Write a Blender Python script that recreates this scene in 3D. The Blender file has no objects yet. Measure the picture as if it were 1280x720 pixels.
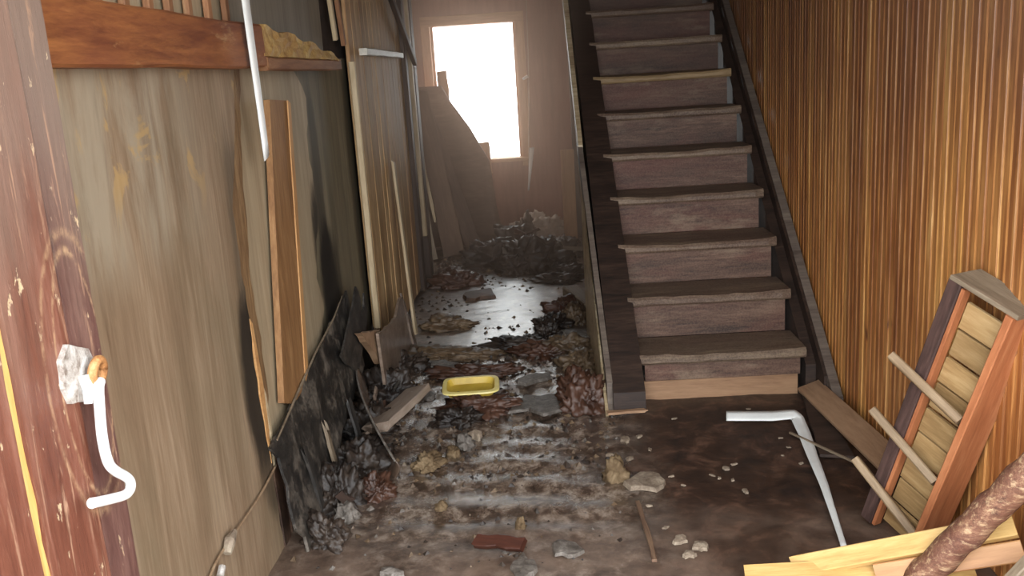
import bpy, math, random
from mathutils import Vector, Matrix, noise

# ------------------------------------------------------------------ camera, sky, exposure
SC = bpy.context.scene
COL = SC.collection
cam_data = bpy.data.cameras.new('camera')
cam_data.sensor_width = 36.0
cam_data.lens = 36.0 * 1150.0 / 1280.0
cam_data.clip_start = 0.02
cam = bpy.data.objects.new('camera', cam_data)
COL.objects.link(cam)
# camera axes expressed in the room (x across the hall, y down the hall, z up)
R_ = ((0.99760814, 0.02960378, 0.06246297), (-0.05400663, -0.2301888, 0.97164623), (-0.04314268, 0.9726956, 0.22803942))
ax = Vector((R_[0][0], R_[0][1], -R_[0][2]))       # image right
ay = Vector((R_[1][0], R_[1][1], -R_[1][2]))       # image down
az = Vector((R_[2][0], R_[2][1], -R_[2][2]))       # view direction
m3 = Matrix((ax, -ay, -az)).transposed()
cam.matrix_world = Matrix.Translation((0, 0, 1.5)) @ m3.to_4x4()
SC.camera = cam

world = bpy.data.worlds.new('overcast_sky')
SC.world = world
world.use_nodes = True
bg = world.node_tree.nodes['Background']
bg.inputs['Color'].default_value = (0.92, 0.965, 1.0, 1)
bg.inputs['Strength'].default_value = 9.0

def portal(name, loc, rot, sx, sy):
    l = bpy.data.lights.new(name, 'AREA')
    l.shape = 'RECTANGLE'; l.size = sx; l.size_y = sy
    l.cycles.is_portal = True
    o = bpy.data.objects.new(name, l)
    o.location = loc; o.rotation_euler = rot
    COL.objects.link(o)
portal('doorway_portal', (0.2, 0.98, 1.15), (math.radians(90), 0, 0), 2.2, 2.4)
portal('window_portal', (-0.585, 8.93, 1.34), (math.radians(-90), 0, 0), 0.9, 1.4)

SC.view_settings.view_transform = 'Standard'
SC.view_settings.look = 'None'
SC.view_settings.gamma = 1.0
SC.view_settings.use_curve_mapping = False
SC.view_settings.exposure = 0.15

# ------------------------------------------------------------------ helpers
W = {}
I4 = Matrix.Identity(4)

def _link(o, parent, M):
    COL.objects.link(o)
    W[o.name] = M.copy()
    if parent is not None:
        o.parent = parent
        o.matrix_parent_inverse = I4
        o.matrix_basis = W[parent.name].inverted() @ M
    else:
        o.matrix_basis = M
    return o

def tag(o, label=None, cat=None, group=None, kind=None):
    if label: o['label'] = label
    if cat: o['category'] = cat
    if group: o['group'] = group
    if kind: o['kind'] = kind
    return o

def thing(name, label, cat, loc=(0, 0, 0), group=None):
    o = bpy.data.objects.new(name, None)
    o.empty_display_size = 0.05
    _link(o, None, Matrix.Translation(loc))
    return tag(o, label, cat, group)

def mesh(name, verts, faces, mat, parent=None, M=I4, smooth=False):
    me = bpy.data.meshes.new(name)
    me.from_pydata([tuple(v) for v in verts], [], faces)
    me.materials.append(mat)
    if smooth:
        me.polygons.foreach_set('use_smooth', [True] * len(me.polygons))
    me.update()
    return _link(bpy.data.objects.new(name, me), parent, M)

def frame_of(p0, p1, wdir):
    p0 = Vector(p0); p1 = Vector(p1); wd = Vector(wdir)
    x = (p1 - p0).normalized()
    y = (wd - x * wd.dot(x)).normalized()
    z = x.cross(y)
    M = Matrix((x, y, z)).transposed().to_4x4()
    return Matrix.Translation(p0) @ M, (p1 - p0).length

def board(name, mat, parent, p0, p1, w, t, wdir, jag=(0, 0), seg=4, seed=0, wob=0.0, taper=1.0, ch=None):
    """A sawn board: local x runs along the grain; chamfered section, optional broken ends and worn edges."""
    M, L = frame_of(p0, p1, wdir)
    rnd = random.Random(seed * 7919 + 13)
    c = min(w, t) * 0.12 if ch is None else ch
    hw, ht = w / 2, t / 2
    sec = [(-hw + c, -ht), (hw - c, -ht), (hw, -ht + c), (hw, ht - c), (hw - c, ht), (-hw + c, ht), (-hw, ht - c), (-hw, -ht + c)]
    vs, fs = [], []
    for i in range(seg + 1):
        f = i / seg
        k = 1 + (taper - 1) * f
        wa = rnd.uniform(-wob, wob); wb = rnd.uniform(-wob, wob)
        for (y, z) in sec:
            x = L * f
            if i == 0: x += rnd.uniform(0, jag[0])
            if i == seg: x -= rnd.uniform(0, jag[1])
            vs.append((x, y * k + (wa if y > 0 else wb), z))
    for i in range(seg):
        for j in range(8):
            a = i * 8 + j; b = i * 8 + (j + 1) % 8
            fs.append((a, b, b + 8, a + 8))
    fs.append(tuple(range(7, -1, -1)))
    fs.append(tuple(seg * 8 + j for j in range(8)))
    return mesh(name, vs, fs, mat, parent, M)

def rough_poly(poly, step, amp, seed):
    rnd = random.Random(seed)
    out = []
    n = len(poly)
    for i in range(n):
        a = Vector(poly[i]); b = Vector(poly[(i + 1) % n])
        d = b - a; L = d.length
        k = max(1, int(L / step))
        nrm = Vector((-d.y, d.x)) / max(L, 1e-6)
        for j in range(k):
            p = a + d * (j / k)
            if j: p = p + nrm * rnd.uniform(-amp, amp)
            out.append((p.x, p.y))
    return out

def prism(name, mat, parent, poly, origin, U, V, thick, rough=None, seed=1):
    """Flat panel of any outline with real thickness; outline (u, v) in the plane of U and V."""
    if rough: poly = rough_poly(poly, rough[0], rough[1], seed)
    O = Vector(origin); U = Vector(U).normalized(); V = Vector(V); V = (V - U * V.dot(U)).normalized()
    N = U.cross(V)
    n = len(poly)
    vs = [O + U * u + V * v for u, v in poly] + [O + U * u + V * v - N * thick for u, v in poly]
    fs = [tuple(range(n)), tuple(range(2 * n - 1, n - 1, -1))]
    for i in range(n):
        j = (i + 1) % n
        fs.append((i, i + n, j + n, j))
    return mesh(name, vs, fs, mat, parent)

def box(name, mat, parent, x0, x1, y0, y1, z0, z1):
    vs = [(x, y, z) for x in (x0, x1) for y in (y0, y1) for z in (z0, z1)]
    fs = [(0, 1, 3, 2), (4, 6, 7, 5), (0, 4, 5, 1), (2, 3, 7, 6), (0, 2, 6, 4), (1, 5, 7, 3)]
    return mesh(name, vs, fs, mat, parent)

def tube(name, mat, parent, pts, r, sides=10, smooth=True):
    pts = [Vector(p) for p in pts]
    n = len(pts)
    rs = r if isinstance(r, (list, tuple)) else [r] * n
    vs, fs = [], []
    up = Vector((0.31, 0.17, 0.93))
    for i, p in enumerate(pts):
        d = (pts[min(i + 1, n - 1)] - pts[max(i - 1, 0)]).normalized()
        if i == 0:
            a = d.cross(up).normalized()
        else:
            a = (a - d * a.dot(d)).normalized()
        b = d.cross(a)
        for j in range(sides):
            t = 2 * math.pi * j / sides
            vs.append(p + (a * math.cos(t) + b * math.sin(t)) * rs[i])
    for i in range(n - 1):
        for j in range(sides):
            k = (j + 1) % sides
            fs.append((i * sides + j, i * sides + k, (i + 1) * sides + k, (i + 1) * sides + j))
    fs.append(tuple(range(sides - 1, -1, -1)))
    fs.append(tuple((n - 1) * sides + j for j in range(sides)))
    return mesh(name, vs, fs, mat, parent, smooth=smooth)

def smooth_path(pts, k=6):
    pts = [Vector(p) for p in pts]
    out = []
    n = len(pts)
    for i in range(n - 1):
        p0 = pts[max(i - 1, 0)]; p1 = pts[i]; p2 = pts[i + 1]; p3 = pts[min(i + 2, n - 1)]
        for j in range(k):
            t = j / k
            out.append(0.5 * ((2 * p1) + (p2 - p0) * t + (2 * p0 - 5 * p1 + 4 * p2 - p3) * t * t + (3 * p1 - p0 - 3 * p2 + p3) * t ** 3))
    out.append(pts[-1])
    return out

def sheet(name, mat, parent, fn, nu, nv, thick, smooth=True):
    """Bent sheet with thickness: fn(u, v) gives a point."""
    P = [[Vector(fn(i / nu, j / nv)) for j in range(nv + 1)] for i in range(nu + 1)]
    vs, fs = [], []
    def nrm(i, j):
        a = P[min(i + 1, nu)][j] - P[max(i - 1, 0)][j]
        b = P[i][min(j + 1, nv)] - P[i][max(j - 1, 0)]
        return a.cross(b).normalized()
    m = (nu + 1) * (nv + 1)
    for s in (0, 1):
        for i in range(nu + 1):
            for j in range(nv + 1):
                vs.append(P[i][j] - nrm(i, j) * thick * s)
    q = lambda i, j, s=0: s * m + i * (nv + 1) + j
    for i in range(nu):
        for j in range(nv):
            fs.append((q(i, j), q(i + 1, j), q(i + 1, j + 1), q(i, j + 1)))
            fs.append((q(i, j, 1), q(i, j + 1, 1), q(i + 1, j + 1, 1), q(i + 1, j, 1)))
    for i in range(nu):
        fs.append((q(i, 0), q(i, 0, 1), q(i + 1, 0, 1), q(i + 1, 0)))
        fs.append((q(i, nv), q(i + 1, nv), q(i + 1, nv, 1), q(i, nv, 1)))
    for j in range(nv):
        fs.append((q(0, j), q(0, j + 1), q(0, j + 1, 1), q(0, j, 1)))
        fs.append((q(nu, j), q(nu, j, 1), q(nu, j + 1, 1), q(nu, j + 1)))
    return mesh(name, vs, fs, mat, parent, smooth=smooth)

def n3(x, y, z=0.0):
    return noise.noise(Vector((x, y, z)))

def sstep(a, b, x):
    t = max(0.0, min(1.0, (x - a) / (b - a)))
    return t * t * (3 - 2 * t)

def floor_h(x, y):
    hall = 1 - sstep(0.1, 0.4, x)
    calm = 1 - 0.75 * sstep(0.3, 0.5, x)
    h = 0.016 * n3(x * 1.6, y * 1.6, 3) + 0.011 * n3(x * 5, y * 4, 7) * calm
    far = sstep(3.3, 4.2, y)
    h += (0.006 + 0.010 * far * hall) * n3(x * 13, y * 11, 5) * calm
    h += 0.0045 * n3(x * 33, y * 29, 9) * calm * (0.4 + 0.6 * far)
    rib = hall * sstep(-0.75, -0.5, x) * sstep(2.7, 2.95, y) * (1 - sstep(3.6, 3.9, y))
    ph = (y + 0.13 * x + 0.05 * n3(x * 2.2, y * 0.6, 2)) / 0.185
    h += rib * 0.013 * math.sin(2 * math.pi * ph) * (0.65 + 0.6 * n3(x * 3, y * 3, 21))
    pool = 1 - sstep(0.6, 1.4, ((x + 0.33) / 0.88) ** 2 + ((y - 5.95) / 1.15) ** 2)
    h = h * (1 - 0.85 * pool) - 0.004 * pool
    return h - 0.012

_ico = {}
def ico(sub):
    if sub not in _ico:
        t = (1 + 5 ** 0.5) / 2
        v = [Vector(p).normalized() for p in ((-1, t, 0), (1, t, 0), (-1, -t, 0), (1, -t, 0), (0, -1, t), (0, 1, t), (0, -1, -t), (0, 1, -t), (t, 0, -1), (t, 0, 1), (-t, 0, -1), (-t, 0, 1))]
        f = [(0, 11, 5), (0, 5, 1), (0, 1, 7), (0, 7, 10), (0, 10, 11), (1, 5, 9), (5, 11, 4), (11, 10, 2), (10, 7, 6), (7, 1, 8), (3, 9, 4), (3, 4, 2), (3, 2, 6), (3, 6, 8), (3, 8, 9), (4, 9, 5), (2, 4, 11), (6, 2, 10), (8, 6, 7), (9, 8, 1)]
        for _ in range(sub):
            cache = {}; nf = []
            def mid(a, b):
                k = (min(a, b), max(a, b))
                if k not in cache:
                    cache[k] = len(v); v.append(((v[a] + v[b]) / 2).normalized())
                return cache[k]
            for a, b, c in f:
                ab, bc, ca = mid(a, b), mid(b, c), mid(c, a)
                nf += [(a, ab, ca), (b, bc, ab), (c, ca, bc), (ab, bc, ca)]
            f = nf
        _ico[sub] = (v, f)
    return _ico[sub]

def lump(name, mat, x, y, w, d, h, seed, rot=0.0, sub=3, spiky=0.42, parent=None, lift=0.0):
    v0, f = ico(4 if max(w, d) > 0.12 else sub)
    vs = []
    o = seed * 13.7
    for p in v0:
        k = 1 + spiky * n3(p.x * 1.5 + o, p.y * 1.5, p.z * 1.5) + 0.6 * spiky * n3(p.x * 4 + o, p.y * 4 + 9, p.z * 4) + 0.45 * spiky * n3(p.x * 9 + o, p.y * 9, p.z * 9 + 4) + 0.25 * spiky * n3(p.x * 19 + o, p.y * 19, p.z * 19 + 4)
        q = p * k
        z = q.z if q.z > 0 else q.z * 0.25
        vs.append((q.x * w / 2, q.y * d / 2, z * h * 0.9))
    M = Matrix.Translation((x, y, floor_h(x, y) + lift + 0.002)) @ Matrix.Rotation(rot, 4, 'Z')
    return mesh(name, vs, f, mat, parent, M, smooth=True)

def flake(name, mat, x, y, w, d, t, seed, tilt=0.1, lift=0.0):
    """A thin broken piece of plaster or board lying on the floor."""
    rnd = random.Random(seed)
    n = rnd.randint(11, 16)
    top = []
    for i in range(n):
        a = 2 * math.pi * (i + rnd.uniform(-0.3, 0.3)) / n
        r = rnd.uniform(0.5, 1.1)
        top.append((math.cos(a) * r * w / 2, math.sin(a) * r * d / 2))
    vs = [(a, b, t) for a, b in top] + [(a * 1.06, b * 1.06, 0) for a, b in top] + [(rnd.uniform(-.1, .1) * w, 0, t * 1.35)]
    fs = [tuple(range(2 * n - 1, n - 1, -1))]
    for i in range(n):
        j = (i + 1) % n
        fs.append((i, j, 2 * n)); fs.append((i + n, j + n, j, i))
    M = Matrix.Translation((x, y, floor_h(x, y) + 0.003 + lift)) @ Matrix.Rotation(rnd.uniform(0, 6.28), 4, 'Z') @ Matrix.Rotation(rnd.uniform(-tilt, tilt), 4, 'X')
    return mesh(name, vs, fs, mat, None, M)

# ------------------------------------------------------------------ materials
def new_mat(name):
    m = bpy.data.materials.new(name)
    m.use_nodes = True
    nt = m.node_tree
    return m, nt, nt.nodes['Principled BSDF']

def N(nt, t, **kw):
    n = nt.nodes.new(t)
    for k, v in kw.items(): setattr(n, k, v)
    return n

def ramp(nt, src, stops, interp='LINEAR'):
    r = N(nt, 'ShaderNodeValToRGB')
    r.color_ramp.interpolation = interp
    el = r.color_ramp.elements
    el[0].position = stops[0][0]; el[1].position = stops[-1][0]
    for p, c in stops[1:-1]: el.new(p)
    for e, (p, c) in zip(sorted(el, key=lambda e: e.position), stops):
        e.color = (c, c, c, 1) if isinstance(c, (int, float)) else (*c, 1)
    nt.links.new(src, r.inputs['Fac'])
    return r.outputs['Color']

def coords(nt, scale, rand=0.0, kind='Object'):
    tc = N(nt, 'ShaderNodeTexCoord')
    mp = N(nt, 'ShaderNodeMapping')
    mp.inputs['Scale'].default_value = scale
    nt.links.new(tc.outputs[kind], mp.inputs['Vector'])
    if rand:
        oi = N(nt, 'ShaderNodeObjectInfo')
        mu = N(nt, 'ShaderNodeMath', operation='MULTIPLY'); mu.inputs[1].default_value = rand
        nt.links.new(oi.outputs['Random'], mu.inputs[0])
        cb = N(nt, 'ShaderNodeCombineXYZ')
        for k in range(3): nt.links.new(mu.outputs[0], cb.inputs[k])
        nt.links.new(cb.outputs[0], mp.inputs['Location'])
    return mp.outputs['Vector']

def tex(nt, vec, scale, detail=6, rough=0.55, dist=0.0):
    t = N(nt, 'ShaderNodeTexNoise')
    t.inputs['Scale'].default_value = scale
    t.inputs['Detail'].default_value = detail
    t.inputs['Roughness'].default_value = rough
    t.inputs['Distortion'].default_value = dist
    nt.links.new(vec, t.inputs['Vector'])
    return t.outputs['Fac']

def mixc(nt, fac, a, b, mode='MIX'):
    m = N(nt, 'ShaderNodeMix', data_type='RGBA', blend_type=mode)
    if isinstance(fac, (int, float)): m.inputs['Factor'].default_value = fac
    else: nt.links.new(fac, m.inputs['Factor'])
    for s, v in (('A', a), ('B', b)):
        i = [x for x in m.inputs if x.name == s and x.type == 'RGBA'][0]
        if isinstance(v, tuple): i.default_value = (*v, 1)
        else: nt.links.new(v, i)
    return [x for x in m.outputs if x.type == 'RGBA'][0]

def math_(nt, op, a, b=None):
    m = N(nt, 'ShaderNodeMath', operation=op)
    for k, v in enumerate((a, b)):
        if v is None: continue
        if isinstance(v, (int, float)): m.inputs[k].default_value = v
        else: nt.links.new(v, m.inputs[k])
    return m.outputs[0]

def axis_of(nt, k):
    tc = N(nt, 'ShaderNodeTexCoord'); s = N(nt, 'ShaderNodeSeparateXYZ')
    nt.links.new(tc.outputs['Object'], s.inputs[0])
    return s.outputs[k]

def mrange(nt, v, a, b, lo=0.0, hi=1.0):
    m = N(nt, 'ShaderNodeMapRange', interpolation_type='SMOOTHSTEP')
    for k, x in zip(('From Min', 'From Max', 'To Min', 'To Max'), (a, b, lo, hi)): m.inputs[k].default_value = x
    nt.links.new(v, m.inputs['Value'])
    return m.outputs[0]

def bump(nt, bsdf, h, strength, dist=0.01):
    b = N(nt, 'ShaderNodeBump')
    b.inputs['Strength'].default_value = strength
    b.inputs['Distance'].default_value = dist
    nt.links.new(h, b.inputs['Height'])
    nt.links.new(b.outputs[0], bsdf.inputs['Normal'])

STRETCH = {'X': (0.12, 1, 1), 'Y': (1, 0.12, 1), 'Z': (1, 1, 0.12)}
def wood(name, cols, axis='X', scale=14, rough=0.6, stain=None, stain_amt=0.6, stain_scale=1.3, rand=0.35, bmp=0.35, flecks=None, spec=0.4, grit=None):
    """Wood with grain along one local axis; stain = soot / old paint in patches; flecks = chipped spots."""
    m, nt, b = new_mat(name)
    v = coords(nt, STRETCH[axis], 31.0)
    g0 = tex(nt, v, scale, 9, 0.68, 0.6)
    g1 = tex(nt, v, scale * 6, 6, 0.7, 0.3)
    g = math_(nt, 'ADD', math_(nt, 'MULTIPLY', g0, 0.55), math_(nt, 'MULTIPLY', g1, 0.45))
    n = len(cols)
    c = ramp(nt, g, [(0.37 + 0.27 * i / (n - 1), x) for i, x in enumerate(cols)])
    if stain:
        v2 = coords(nt, tuple(0.35 if k < 1 else 1 for k in STRETCH[axis]), 17.0)
        s = ramp(nt, tex(nt, v2, stain_scale, 7, 0.65, 0.4), [(0.42, 0.0), (0.62, stain_amt)])
        c = mixc(nt, s, c, stain)
    if flecks:
        v3 = coords(nt, tuple(0.3 if k < 1 else 1 for k in STRETCH[axis]), 5.0)
        f = ramp(nt, tex(nt, v3, flecks[1], 5, 0.7), [(flecks[2] - 0.03, 0.0), (flecks[2] + 0.10, 0.75)])
        c = mixc(nt, f, c, flecks[0])
    if grit:
        gg = tex(nt, coords(nt, (1, 1, 1), 3.0), 110, 6, 0.8)
        c = mixc(nt, ramp(nt, gg, [(0.47, 0.0), (0.62, grit[1])]), c, grit[0])
        c = mixc(nt, ramp(nt, gg, [(0.38, grit[1]), (0.50, 0.0)]), c, (0.02, 0.012, 0.009))
    oi = N(nt, 'ShaderNodeObjectInfo')
    hs = N(nt, 'ShaderNodeHueSaturation')
    val = N(nt, 'ShaderNodeMapRange')
    val.inputs['To Min'].default_value = 1 - rand; val.inputs['To Max'].default_value = 1 + rand
    nt.links.new(oi.outputs['Random'], val.inputs['Value'])
    nt.links.new(val.outputs[0], hs.inputs['Value'])
    nt.links.new(c, hs.inputs['Color'])
    nt.links.new(hs.outputs[0], b.inputs['Base Color'])
    b.inputs['Roughness'].default_value = rough
    b.inputs['Specular IOR Level'].default_value = spec
    bump(nt, b, g, bmp, 0.006)
    return m

def plain(name, cols, scale=9, rough=0.6, bmp=0.3, spec=0.4, bscale=None, rand=0.0, metal=0.0, dist=0.01):
    m, nt, b = new_mat(name)
    v = coords(nt, (1, 1, 1), 23.0)
    g = tex(nt, v, scale, 9, 0.74, 0.3)
    n = len(cols)
    c = ramp(nt, g, [(0.33 + 0.34 * i / max(1, n - 1), x) for i, x in enumerate(cols)])
    if rand:
        oi = N(nt, 'ShaderNodeObjectInfo'); hs = N(nt, 'ShaderNodeHueSaturation'); val = N(nt, 'ShaderNodeMapRange')
        val.inputs['To Min'].default_value = 1 - rand; val.inputs['To Max'].default_value = 1 + rand
        nt.links.new(oi.outputs['Random'], val.inputs['Value']); nt.links.new(val.outputs[0], hs.inputs['Value'])
        nt.links.new(c, hs.inputs['Color']); c = hs.outputs[0]
    nt.links.new(c, b.inputs['Base Color'])
    b.inputs['Roughness'].default_value = rough
    b.inputs['Metallic'].default_value = metal
    b.inputs['Specular IOR Level'].default_value = spec
    if bmp: bump(nt, b, tex(nt, v, bscale or scale * 3, 8, 0.7), bmp, dist)
    return m

# varnished matchboard of the right wall, darker brown towards the top
def plank_mat():
    m, nt, b = new_mat('varnished_matchboard')
    v = coords(nt, (1, 1, 0.06), 41.0)
    g = tex(nt, v, 38, 8, 0.66, 0.5)
    c = ramp(nt, g, [(0.30, (0.17, 0.062, 0.020)), (0.44, (0.30, 0.125, 0.038)), (0.55, (0.42, 0.20, 0.062)), (0.70, (0.60, 0.36, 0.14))])
    oi = N(nt, 'ShaderNodeObjectInfo')
    tone = ramp(nt, oi.outputs['Random'], [(0.0, (0.72, 0.60, 0.58)), (0.35, (0.95, 0.82, 0.76)), (0.7, (1.1, 1.02, 0.95)), (1.0, (1.4, 1.4, 1.25))])
    c = mixc(nt, 1.0, c, tone, 'MULTIPLY')
    kn = ramp(nt, tex(nt, coords(nt, (1, 1, 0.4), 7.0), 14, 3, 0.5), [(0.70, 0.0), (0.76, 0.8)])
    c = mixc(nt, kn, c, (0.06, 0.02, 0.01))
    # world height and noise decide how far the colour turns darker brown
    geo = N(nt, 'ShaderNodeNewGeometry'); sp = N(nt, 'ShaderNodeSeparateXYZ')
    nt.links.new(geo.outputs['Position'], sp.inputs[0])
    n2 = N(nt, 'ShaderNodeTexNoise'); n2.inputs['Scale'].default_value = 1.6; n2.inputs['Detail'].default_value = 7
    nt.links.new(geo.outputs['Position'], n2.inputs['Vector'])
    hgt = math_(nt, 'ADD', sp.outputs[2], math_(nt, 'MULTIPLY', n2.outputs['Fac'], 1.1))
    film = mrange(nt, hgt, 1.15, 2.45, 0.0, 0.55)
    c = mixc(nt, film, c, (0.095, 0.052, 0.038))
    nt.links.new(c, b.inputs['Base Color'])
    b.inputs['Roughness'].default_value = 0.42
    b.inputs['Specular IOR Level'].default_value = 0.35
    bump(nt, b, g, 0.15, 0.004)
    return m
M_PLANK = plank_mat()
M_STAIR = wood('worn_painted_stair', [(0.030, 0.016, 0.011), (0.090, 0.046, 0.030), (0.17, 0.10, 0.066)], 'X', 12, 0.62, stain=(0.10, 0.026, 0.018), stain_amt=0.6, stain_scale=4, rand=0.10, bmp=0.6, flecks=((0.20, 0.135, 0.09), 9, 0.58), grit=((0.20, 0.13, 0.09), 0.28))
M_TREAD = wood('worn_tread_edge', [(0.065, 0.040, 0.026), (0.15, 0.10, 0.066), (0.26, 0.19, 0.12)], 'X', 12, 0.58, stain=(0.085, 0.040, 0.028), stain_amt=0.5, stain_scale=4, rand=0.12, bmp=0.6, grit=((0.30, 0.22, 0.16), 0.32))
M_TREAD_PALE = wood('bare_tread_wood', [(0.16, 0.10, 0.05), (0.27, 0.18, 0.09), (0.36, 0.25, 0.13)], 'X', 14, 0.6, rand=0.0)
M_RISER_TAN = wood('bare_riser_wood', [(0.18, 0.095, 0.05), (0.27, 0.15, 0.08), (0.34, 0.20, 0.11)], 'X', 10, 0.6, rand=0.0)
M_STRING = wood('dark_stringer', [(0.012, 0.008, 0.006), (0.030, 0.017, 0.012), (0.055, 0.032, 0.022)], 'X', 15, 0.55, rand=0.0)
M_STRING_EDGE = wood('scuffed_stringer_edge', [(0.07, 0.05, 0.04), (0.13, 0.10, 0.08), (0.20, 0.16, 0.12)], 'X', 12, 0.55, rand=0.0)
M_STRING_LIT = wood('window_lit_edge', [(0.20, 0.13, 0.07), (0.42, 0.32, 0.19), (0.62, 0.52, 0.36)], 'X', 9, 0.5, rand=0.0)  # pale colour carries the window light on the stringer's upper edge
def post_mat(name, cols, fade):
    """Old oil paint: faded upward, scraped in arcs where the swinging hook rubs, chipped to bare wood."""
    m, nt, b = new_mat(name)
    v = coords(nt, (1, 1, 0.10))
    g0 = tex(nt, v, 16, 9, 0.7, 0.6); g1 = tex(nt, v, 70, 7, 0.72, 0.3)
    g = math_(nt, 'ADD', math_(nt, 'MULTIPLY', g0, 0.6), math_(nt, 'MULTIPLY', g1, 0.4))
    c = ramp(nt, g, [(0.36, cols[0]), (0.5, cols[1]), (0.64, cols[2])])
    z = axis_of(nt, 2); y = axis_of(nt, 1)
    up = math_(nt, 'ADD', z, math_(nt, 'MULTIPLY', tex(nt, coords(nt, (1, 1, 0.25)), 6, 8, 0.7), 1.0))
    c = mixc(nt, mrange(nt, up, 1.45, 2.05, 0.0, 0.8), c, fade)
    sc = ramp(nt, tex(nt, coords(nt, (1, 1, 0.07)), 34, 8, 0.75, 0.8), [(0.57, 0.0), (0.66, 0.85)])
    c = mixc(nt, sc, c, (0.42, 0.25, 0.16))
    ch = ramp(nt, tex(nt, coords(nt, (1, 1, 0.45)), 30, 6, 0.7), [(0.63, 0.0), (0.66, 0.95)])
    c = mixc(nt, ch, c, (0.56, 0.40, 0.24))
    dy = math_(nt, 'SUBTRACT', y, 1.463); dz = math_(nt, 'SUBTRACT', z, 1.045)
    wob = math_(nt, 'MULTIPLY', math_(nt, 'SUBTRACT', tex(nt, coords(nt, (1, 1, 1)), 12, 6, 0.7), 0.5), 0.05)
    for ry, rz, amt in ((0.078, 0.215, 0.65), (0.115, 0.245, 0.45)):
        a = math_(nt, 'MULTIPLY', dy, 1 / ry); e = math_(nt, 'MULTIPLY', dz, 1 / rz)
        r = math_(nt, 'SQRT', math_(nt, 'ADD', math_(nt, 'MULTIPLY', a, a), math_(nt, 'MULTIPLY', e, e)))
        d = math_(nt, 'ABSOLUTE', math_(nt, 'SUBTRACT', math_(nt, 'ADD', r, wob), 1.0))
        ring = mrange(nt, d, 0.06, 0.0, 0.0, amt)
        ring = math_(nt, 'MULTIPLY', ring, ramp(nt, tex(nt, coords(nt, (1, 1, 1)), 45, 7, 0.75), [(0.40, 0.0), (0.58, 1.0)]))
        c = mixc(nt, ring, c, (0.50, 0.32, 0.18))
    nt.links.new(c, b.inputs['Base Color'])
    b.inputs['Roughness'].default_value = 0.45
    bump(nt, b, math_(nt, 'SUBTRACT', g, math_(nt, 'MULTIPLY', ch, 0.5)), 0.6, 0.006)
    return m
M_POST = post_mat('peeling_red_paint_post', [(0.085, 0.025, 0.015), (0.16, 0.054, 0.032), (0.25, 0.11, 0.075)], (0.21, 0.14, 0.105))
M_POST_PURPLE = post_mat('peeling_purple_paint', [(0.065, 0.027, 0.022), (0.115, 0.052, 0.042), (0.19, 0.10, 0.078)], (0.21, 0.148, 0.112))
M_SPLIT = wood('fresh_split_wood', [(0.45, 0.24, 0.06), (0.62, 0.38, 0.12), (0.72, 0.50, 0.20)], 'Z', 9, 0.6, rand=0.0)
M_BEAM = wood('orange_brown_beam', [(0.14, 0.045, 0.016), (0.31, 0.115, 0.036), (0.45, 0.20, 0.07)], 'X', 7, 0.5, stain=(0.15, 0.04, 0.024), stain_amt=0.55, stain_scale=2.2, rand=0.0, flecks=((0.42, 0.26, 0.12), 18, 0.66))
M_BEAM_PALE = wood('split_yellow_beam', [(0.32, 0.16, 0.045), (0.58, 0.38, 0.13), (0.74, 0.58, 0.28)], 'X', 12, 0.6, stain=(0.30, 0.13, 0.05), stain_amt=0.5, stain_scale=4, rand=0.0, bmp=0.7)
M_CASING = wood('bare_casing', [(0.19, 0.085, 0.03), (0.31, 0.155, 0.058), (0.42, 0.235, 0.10)], 'X', 11, 0.55, rand=0.0)
M_CASING_EDGE = wood('casing_edge', [(0.40, 0.19, 0.07), (0.52, 0.28, 0.11), (0.62, 0.36, 0.16)], 'X', 11, 0.55, rand=0.0)
M_LATH = wood('reddish_lath', [(0.20, 0.085, 0.04), (0.30, 0.14, 0.065), (0.40, 0.22, 0.11)], 'X', 12, 0.6, rand=0.2)
M_HALLBOARD = wood('bare_hall_board', [(0.30, 0.165, 0.07), (0.50, 0.32, 0.15), (0.66, 0.48, 0.26)], 'X', 12, 0.6, stain=(0.32, 0.15, 0.07), stain_amt=0.5, stain_scale=2.0, rand=0.14)
M_LIGHTWOOD = wood('pale_wood_edge', [(0.36, 0.25, 0.14), (0.50, 0.38, 0.23), (0.62, 0.50, 0.33)], 'X', 10, 0.55, rand=0.0)
M_GREYWOOD = wood('weathered_grey_wood', [(0.12, 0.085, 0.055), (0.20, 0.15, 0.10), (0.29, 0.23, 0.16)], 'X', 13, 0.6, rand=0.1)
M_YELLOW = wood('fresh_pine', [(0.34, 0.18, 0.055), (0.50, 0.31, 0.11), (0.61, 0.42, 0.18)], 'X', 9, 0.5, rand=0.06, bmp=0.15)
M_ORANGE = wood('orange_pine_rail', [(0.26, 0.085, 0.034), (0.40, 0.145, 0.060), (0.52, 0.23, 0.105)], 'X', 8, 0.5, rand=0.03, flecks=((0.14, 0.05, 0.03), 16, 0.70))
M_DARKRAIL = wood('dark_painted_rail', [(0.028, 0.016, 0.013), (0.055, 0.03, 0.025), (0.10, 0.055, 0.045)], 'X', 12, 0.55, rand=0.0)
M_SLAT = wood('yellow_green_slat', [(0.17, 0.095, 0.036), (0.29, 0.18, 0.075), (0.40, 0.27, 0.13)], 'X', 9, 0.6, rand=0.15)
M_RUNG = wood('greyed_batten', [(0.12, 0.075, 0.038), (0.21, 0.14, 0.078), (0.31, 0.22, 0.13)], 'X', 11, 0.6, rand=0.15)
M_TANBOARD = wood('tan_board', [(0.24, 0.135, 0.075), (0.37, 0.225, 0.13), (0.46, 0.29, 0.175)], 'X', 6, 0.6, rand=0.1)
M_WETBOARD = wood('wet_broken_board', [(0.10, 0.068, 0.048), (0.19, 0.135, 0.10), (0.29, 0.22, 0.17)], 'X', 9, 0.35, rand=0.2)
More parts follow.
